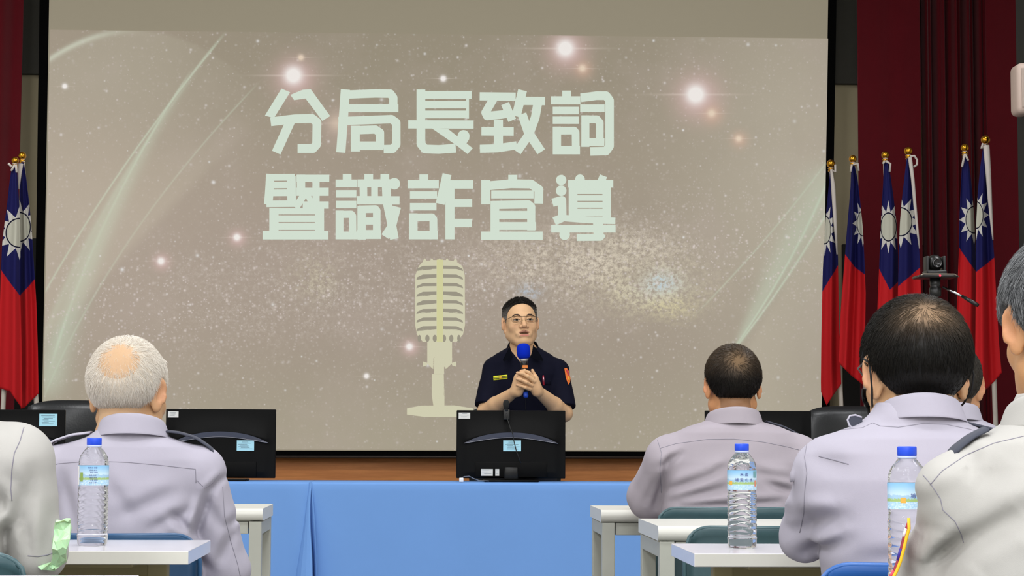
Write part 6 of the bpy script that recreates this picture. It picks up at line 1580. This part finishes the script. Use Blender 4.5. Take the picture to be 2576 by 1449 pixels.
    def colr(p, rnd):
        side = np.clip((0.080 - p[:, 2]) / 0.05, 0, 1)[:, None] * rnd.uniform(0.2, 1.0, (len(p), 1)); c_ = np.array(lin('1d1813')) * rnd.uniform(0.6, 1.5, (len(p), 1)); return c_ * (1 - side) + np.array(lin('a8a29c')) * side
    def shell(p, rnd):
        side = np.clip((0.080 - p[:, 2]) / 0.06, 0, 1)[:, None]; return np.array(lin('14110e')) * (1 - side) + np.array(lin('6e6963')) * side
    def flow(p, rnd): 
        f = np.zeros_like(p); f[:, 2] = np.where(p[:, 2] > 0.06, 0.4, -0.6); f[:, 1] = 0.5; f[:, 0] = 0.4 * np.sign(p[:, 0]); return f
    build_hair('hair', H, t, hm, lambda p: 0.003 + 0.007 * np.clip((p[:, 2] - 0.03) / 0.05, 0, 1), colr, 6000, lambda p: 0.007 + 0.007 * (p[:, 2] > 0.07), 0.00060, flow, 0.8, 29, shellcol=shell, h=0.0035, jitter=0.35)
    # eyebrows
    W_ = lambda x, y, z: H.wld(np.array([(x, y, z)]))[0]
    for s in (-1, 1):
        MB().tube([W_(s * 0.016, 0.0915, 0.0245), W_(s * 0.026, 0.0915, 0.0285), W_(s * 0.040, 0.0865, 0.0290), W_(s * 0.052, 0.0765, 0.0225)], [0.0024, 0.0034, 0.0030, 0.0010], 8).done('eyebrow', mat('eyebrow_hair', '3a2a20', 0.9), t, True)
    # glasses: dark upper rims, clear lenses
    g = MB()
    for s in (-1, 1):
        g.tube([W_(s * (0.010), 0.105, 0.016), W_(s * 0.030, 0.108, 0.0185), W_(s * 0.052, 0.100, 0.0165), W_(s * 0.060, 0.094, 0.0150), W_(s * 0.074, 0.050, 0.014), W_(s * 0.082, 0.0, 0.012), W_(s * 0.083, -0.014, 0.006)], 0.0014, 8)
        g.tube([W_(s * 0.011, 0.106, 0.015), W_(s * 0.013, 0.107, -0.006), W_(s * 0.022, 0.108, -0.0125), W_(s * 0.044, 0.103, -0.0125), W_(s * 0.055, 0.096, -0.006), W_(s * 0.058, 0.095, 0.014)], 0.0005, 6)
        g.tube([W_(s * 0.010, 0.105, 0.006), W_(s * 0.008, 0.100, -0.004)], 0.0012, 6)
    g.tube([W_(-0.011, 0.106, 0.014), W_(0, 0.112, 0.016), W_(0.011, 0.106, 0.014)], 0.0013, 8)
    gl = g.done('glasses', mat('dark_bronze', '5a4630', 0.3, metal=0.7), t, True)
    for s in (-1, 1):
        V, Fc = grid(9, 7, lambda u, v: W_(s * (0.012 + 0.044 * u), 0.1065 - 0.010 * u ** 2, -0.011 + 0.027 * v))
        lm = mat('lens_clear', 'ffffff', 0.03); b = lm.node_tree.nodes['Principled BSDF']; b.inputs['Transmission Weight'].default_value = 1.0; b.inputs['IOR'].default_value = 1.02
        obj('lens', V, Fc, lm, gl, True)
    # badges, pen, trousers, shoes
    sb = bvh_of(so)
    def decal(name, quad, m, par, thick=0.0016, lift=0.001, nu=9, nv=4):
        V = []
        for j in range(nv):
            for i in range(nu):
                u, v = i / (nu - 1), j / (nv - 1)
                x = (quad[0][0] * (1 - u) + quad[1][0] * u) * (1 - v) + (quad[3][0] * (1 - u) + quad[2][0] * u) * v
                y = (quad[0][1] * (1 - u) + quad[1][1] * u) * (1 - v) + (quad[3][1] * (1 - u) + quad[2][1] * u) * v
                loc, nor = hit(sb, x, y)
                V.append(loc + nor * lift if loc is not None else Vector(p_(x, y, -0.10)))
        o = obj(name, [tuple(v) for v in V], [[j * nu + i, j * nu + i + 1, (j + 1) * nu + i + 1, (j + 1) * nu + i] for j in range(nv - 1) for i in range(nu - 1)], m, par, True); solid(o, thick, 1); return o
    bar = decal('rank_bar', [(1241, 946), (1276, 942.5), (1276.5, 953), (1241.5, 957)], mat('yellow_badge', 'd8d820', 0.5), so)
    for k in (0.33, 0.66): 
        y0, y1 = 946 + 11 * k, 942.5 + 10.5 * k
        decal('bar_stripe', [(1242, y0 - 0.7), (1276, y1 - 0.7), (1276, y1 + 0.7), (1242, y0 + 0.7)], mat('badge_line', '1b1a10', 0.6), bar, 0.0006, 0.0032, 9, 2)
    for cx_ in (1259,):
        pts = []
        for k in range(10):
            a = math.pi / 2 + k * math.pi / 5; r = 4.2 if k % 2 == 0 else 1.8; loc, nor = hit(sb, cx_ + r * math.cos(a), 949.5 - r * math.sin(a)); pts.append(loc + nor * 0.0040)
        MB().poly(pts, (0, -0.0012, 0)).done('badge_star', mat('gold_thread', 'e0a818', 0.5), bar)
    pen0, pen1 = p_(1366.5, 944, -0.125), p_(1367.5, 969, -0.125)
    pn = MB(); pn.tube([pen0, pen0 * 0.75 + pen1 * 0.25, pen1], [0.0028, 0.0048, 0.0048], 12); pn = pn.done('pocket_pen', mat('red_pen', 'b01f38', 0.25), t, True)
    MB().tube([pen0 * 0.8 + pen1 * 0.2 + np.array((0.001, -0.007, 0)), pen0 * 0.35 + pen1 * 0.65 + np.array((0.002, -0.007, 0))], 0.0014, 8).done('pen_clip', mat('pen_steel', 'd8c8cc', 0.2, metal=0.8), pn, True)
    pk = decal('pocket_flap', [(1344, 957), (1385, 957), (1385, 968), (1344, 968)], M_navy, so, 0.002, 0.0008)
    # orange sleeve emblem with a pale bird-like mark and red rim
    em = [(1419, 927), (1425, 926), (1430, 934), (1434, 952), (1433, 962), (1429, 968), (1423, 952)]
    def on(x, y, l): 
        loc, nor = hit(sb, x, y); 
        return loc + nor * l if loc is not None else Vector(p_(x, y, -0.03))
    MB().poly([on(x, y, 0.0025) for x, y in em], (0, 0.003, 0)).done('sleeve_emblem', mat('orange_emblem', 'e8742a', 0.6), so)
    MB().poly([on(x, y, 0.0038) for x, y in ((1422, 930), (1426, 930), (1429, 938), (1431, 948), (1427, 944), (1425, 938))], (0, 0.002, 0)).done('emblem_mark', mat('emblem_red', 'c43a4a', 0.6), so)
    MB().poly([on(x, y, 0.0042) for x, y in ((1426, 946), (1431, 950), (1431.5, 958), (1428, 956))], (0, 0.002, 0)).done('emblem_shield', mat('emblem_gold', 'f0b040', 0.5), so)
    seam('placket', sb, [(1320, 985), (1322, 1005), (1322, 1032)], 0.0012, mat('navy_thread', '05060c', 0.8), so)
    def tr(q):
        d = ell(q, (X0, YP + 0.02, 0.86), (0.165, 0.115, 0.11))
        for s in (-1, 1): d = smin(d, smin(rc(q, (X0 + s * 0.085, YP + 0.02, 0.82), (X0 + s * 0.10, YP + 0.0, 0.45), 0.082, 0.062), rc(q, (X0 + s * 0.10, YP + 0.0, 0.45), (X0 + s * 0.105, YP + 0.03, 0.08), 0.062, 0.052), 0.02), 0.03)
        return np.maximum(d, np.maximum(0.06 - q[:, 2], q[:, 2] - 0.90))
    V, Q = sdf_mesh(tr, (X0 - 0.25, YP - 0.2, 0.04), (X0 + 0.25, YP + 0.22, 0.94), 0.010); obj('trousers', V, Q, M_trous, t, True)
    for s in (-1, 1):
        f = lambda q: np.maximum(smin(ell(q, (X0 + s * 0.105, YP + 0.03, 0.055), (0.045, 0.06, 0.055)), ell(q, (X0 + s * 0.11, YP - 0.06, 0.035), (0.048, 0.10, 0.042)), 0.02), 0.002 - q[:, 2])
        V, Q = sdf_mesh(f, (X0 + s * 0.105 - 0.08, YP - 0.2, -0.01), (X0 + s * 0.105 + 0.08, YP + 0.12, 0.13), 0.008); obj('shoe', V, Q, M_shoe, t, True)
    # handheld microphone
    mt = thing('handheld_microphone', 'handheld microphone with a blue foam cover in the hands of the standing man', 'microphone', tuple((micA + micB) / 2))
    ax = (micB - micA) / np.linalg.norm(micB - micA); at = lambda s: micA + ax * s
    sc_ = lambda px: px * YP / F
    top = at(-sc_(20)); up = tuple(-ax)
    MB().lathe([(0.0005, 0.0), (0.013, -0.001), (0.024, -0.006), (0.0305, -0.015), (0.0335, -0.030), (0.0335, -0.052), (0.0300, -0.066), (0.0235, -0.074), (0.016, -0.0745)], top, 36, up).done('foam_cover', mat('blue_foam', '0a2bb8', 0.95, spec=0.1, bump=0.7, bscale=700), mt, True)
    MB().lathe([(0.0215, -0.0735), (0.0215, -0.083), (0.0175, -0.088), (0.0170, -0.089)], top, 32, up).done('collar_ring', mat('silver_ring', 'b9b6ae', 0.3, metal=0.7), mt, True)
    L_ = float(np.linalg.norm(micB - micA)) + sc_(20)
    MB().lathe([(0.0165, -0.088), (0.0165, -0.10), (0.0155, -0.15), (0.0145, -L_ + 0.030), (0.0120, -L_ + 0.028)], top, 28, up).done('handle', mat('mic_body', '0d0d0d', 0.35), mt, True)
    MB().lathe([(0.0120, -L_ + 0.030), (0.0125, -L_ + 0.006), (0.010, -L_), (0.004, -L_ - 0.001)], top, 24, up).done('tail_cap', mat('blue_tail', '1a46b8', 0.35), mt, True)
    lc = at(sc_(38)) + np.array((0.002, -0.0172, 0))
    MB().box(lc + np.array((-0.012, -0.002, -0.0075)), lc + np.array((0.014, 0.004, 0.0075)), 0.0015).done('label_tag', mat('orange_tag', 'd87a28', 0.5), mt)
speaker()
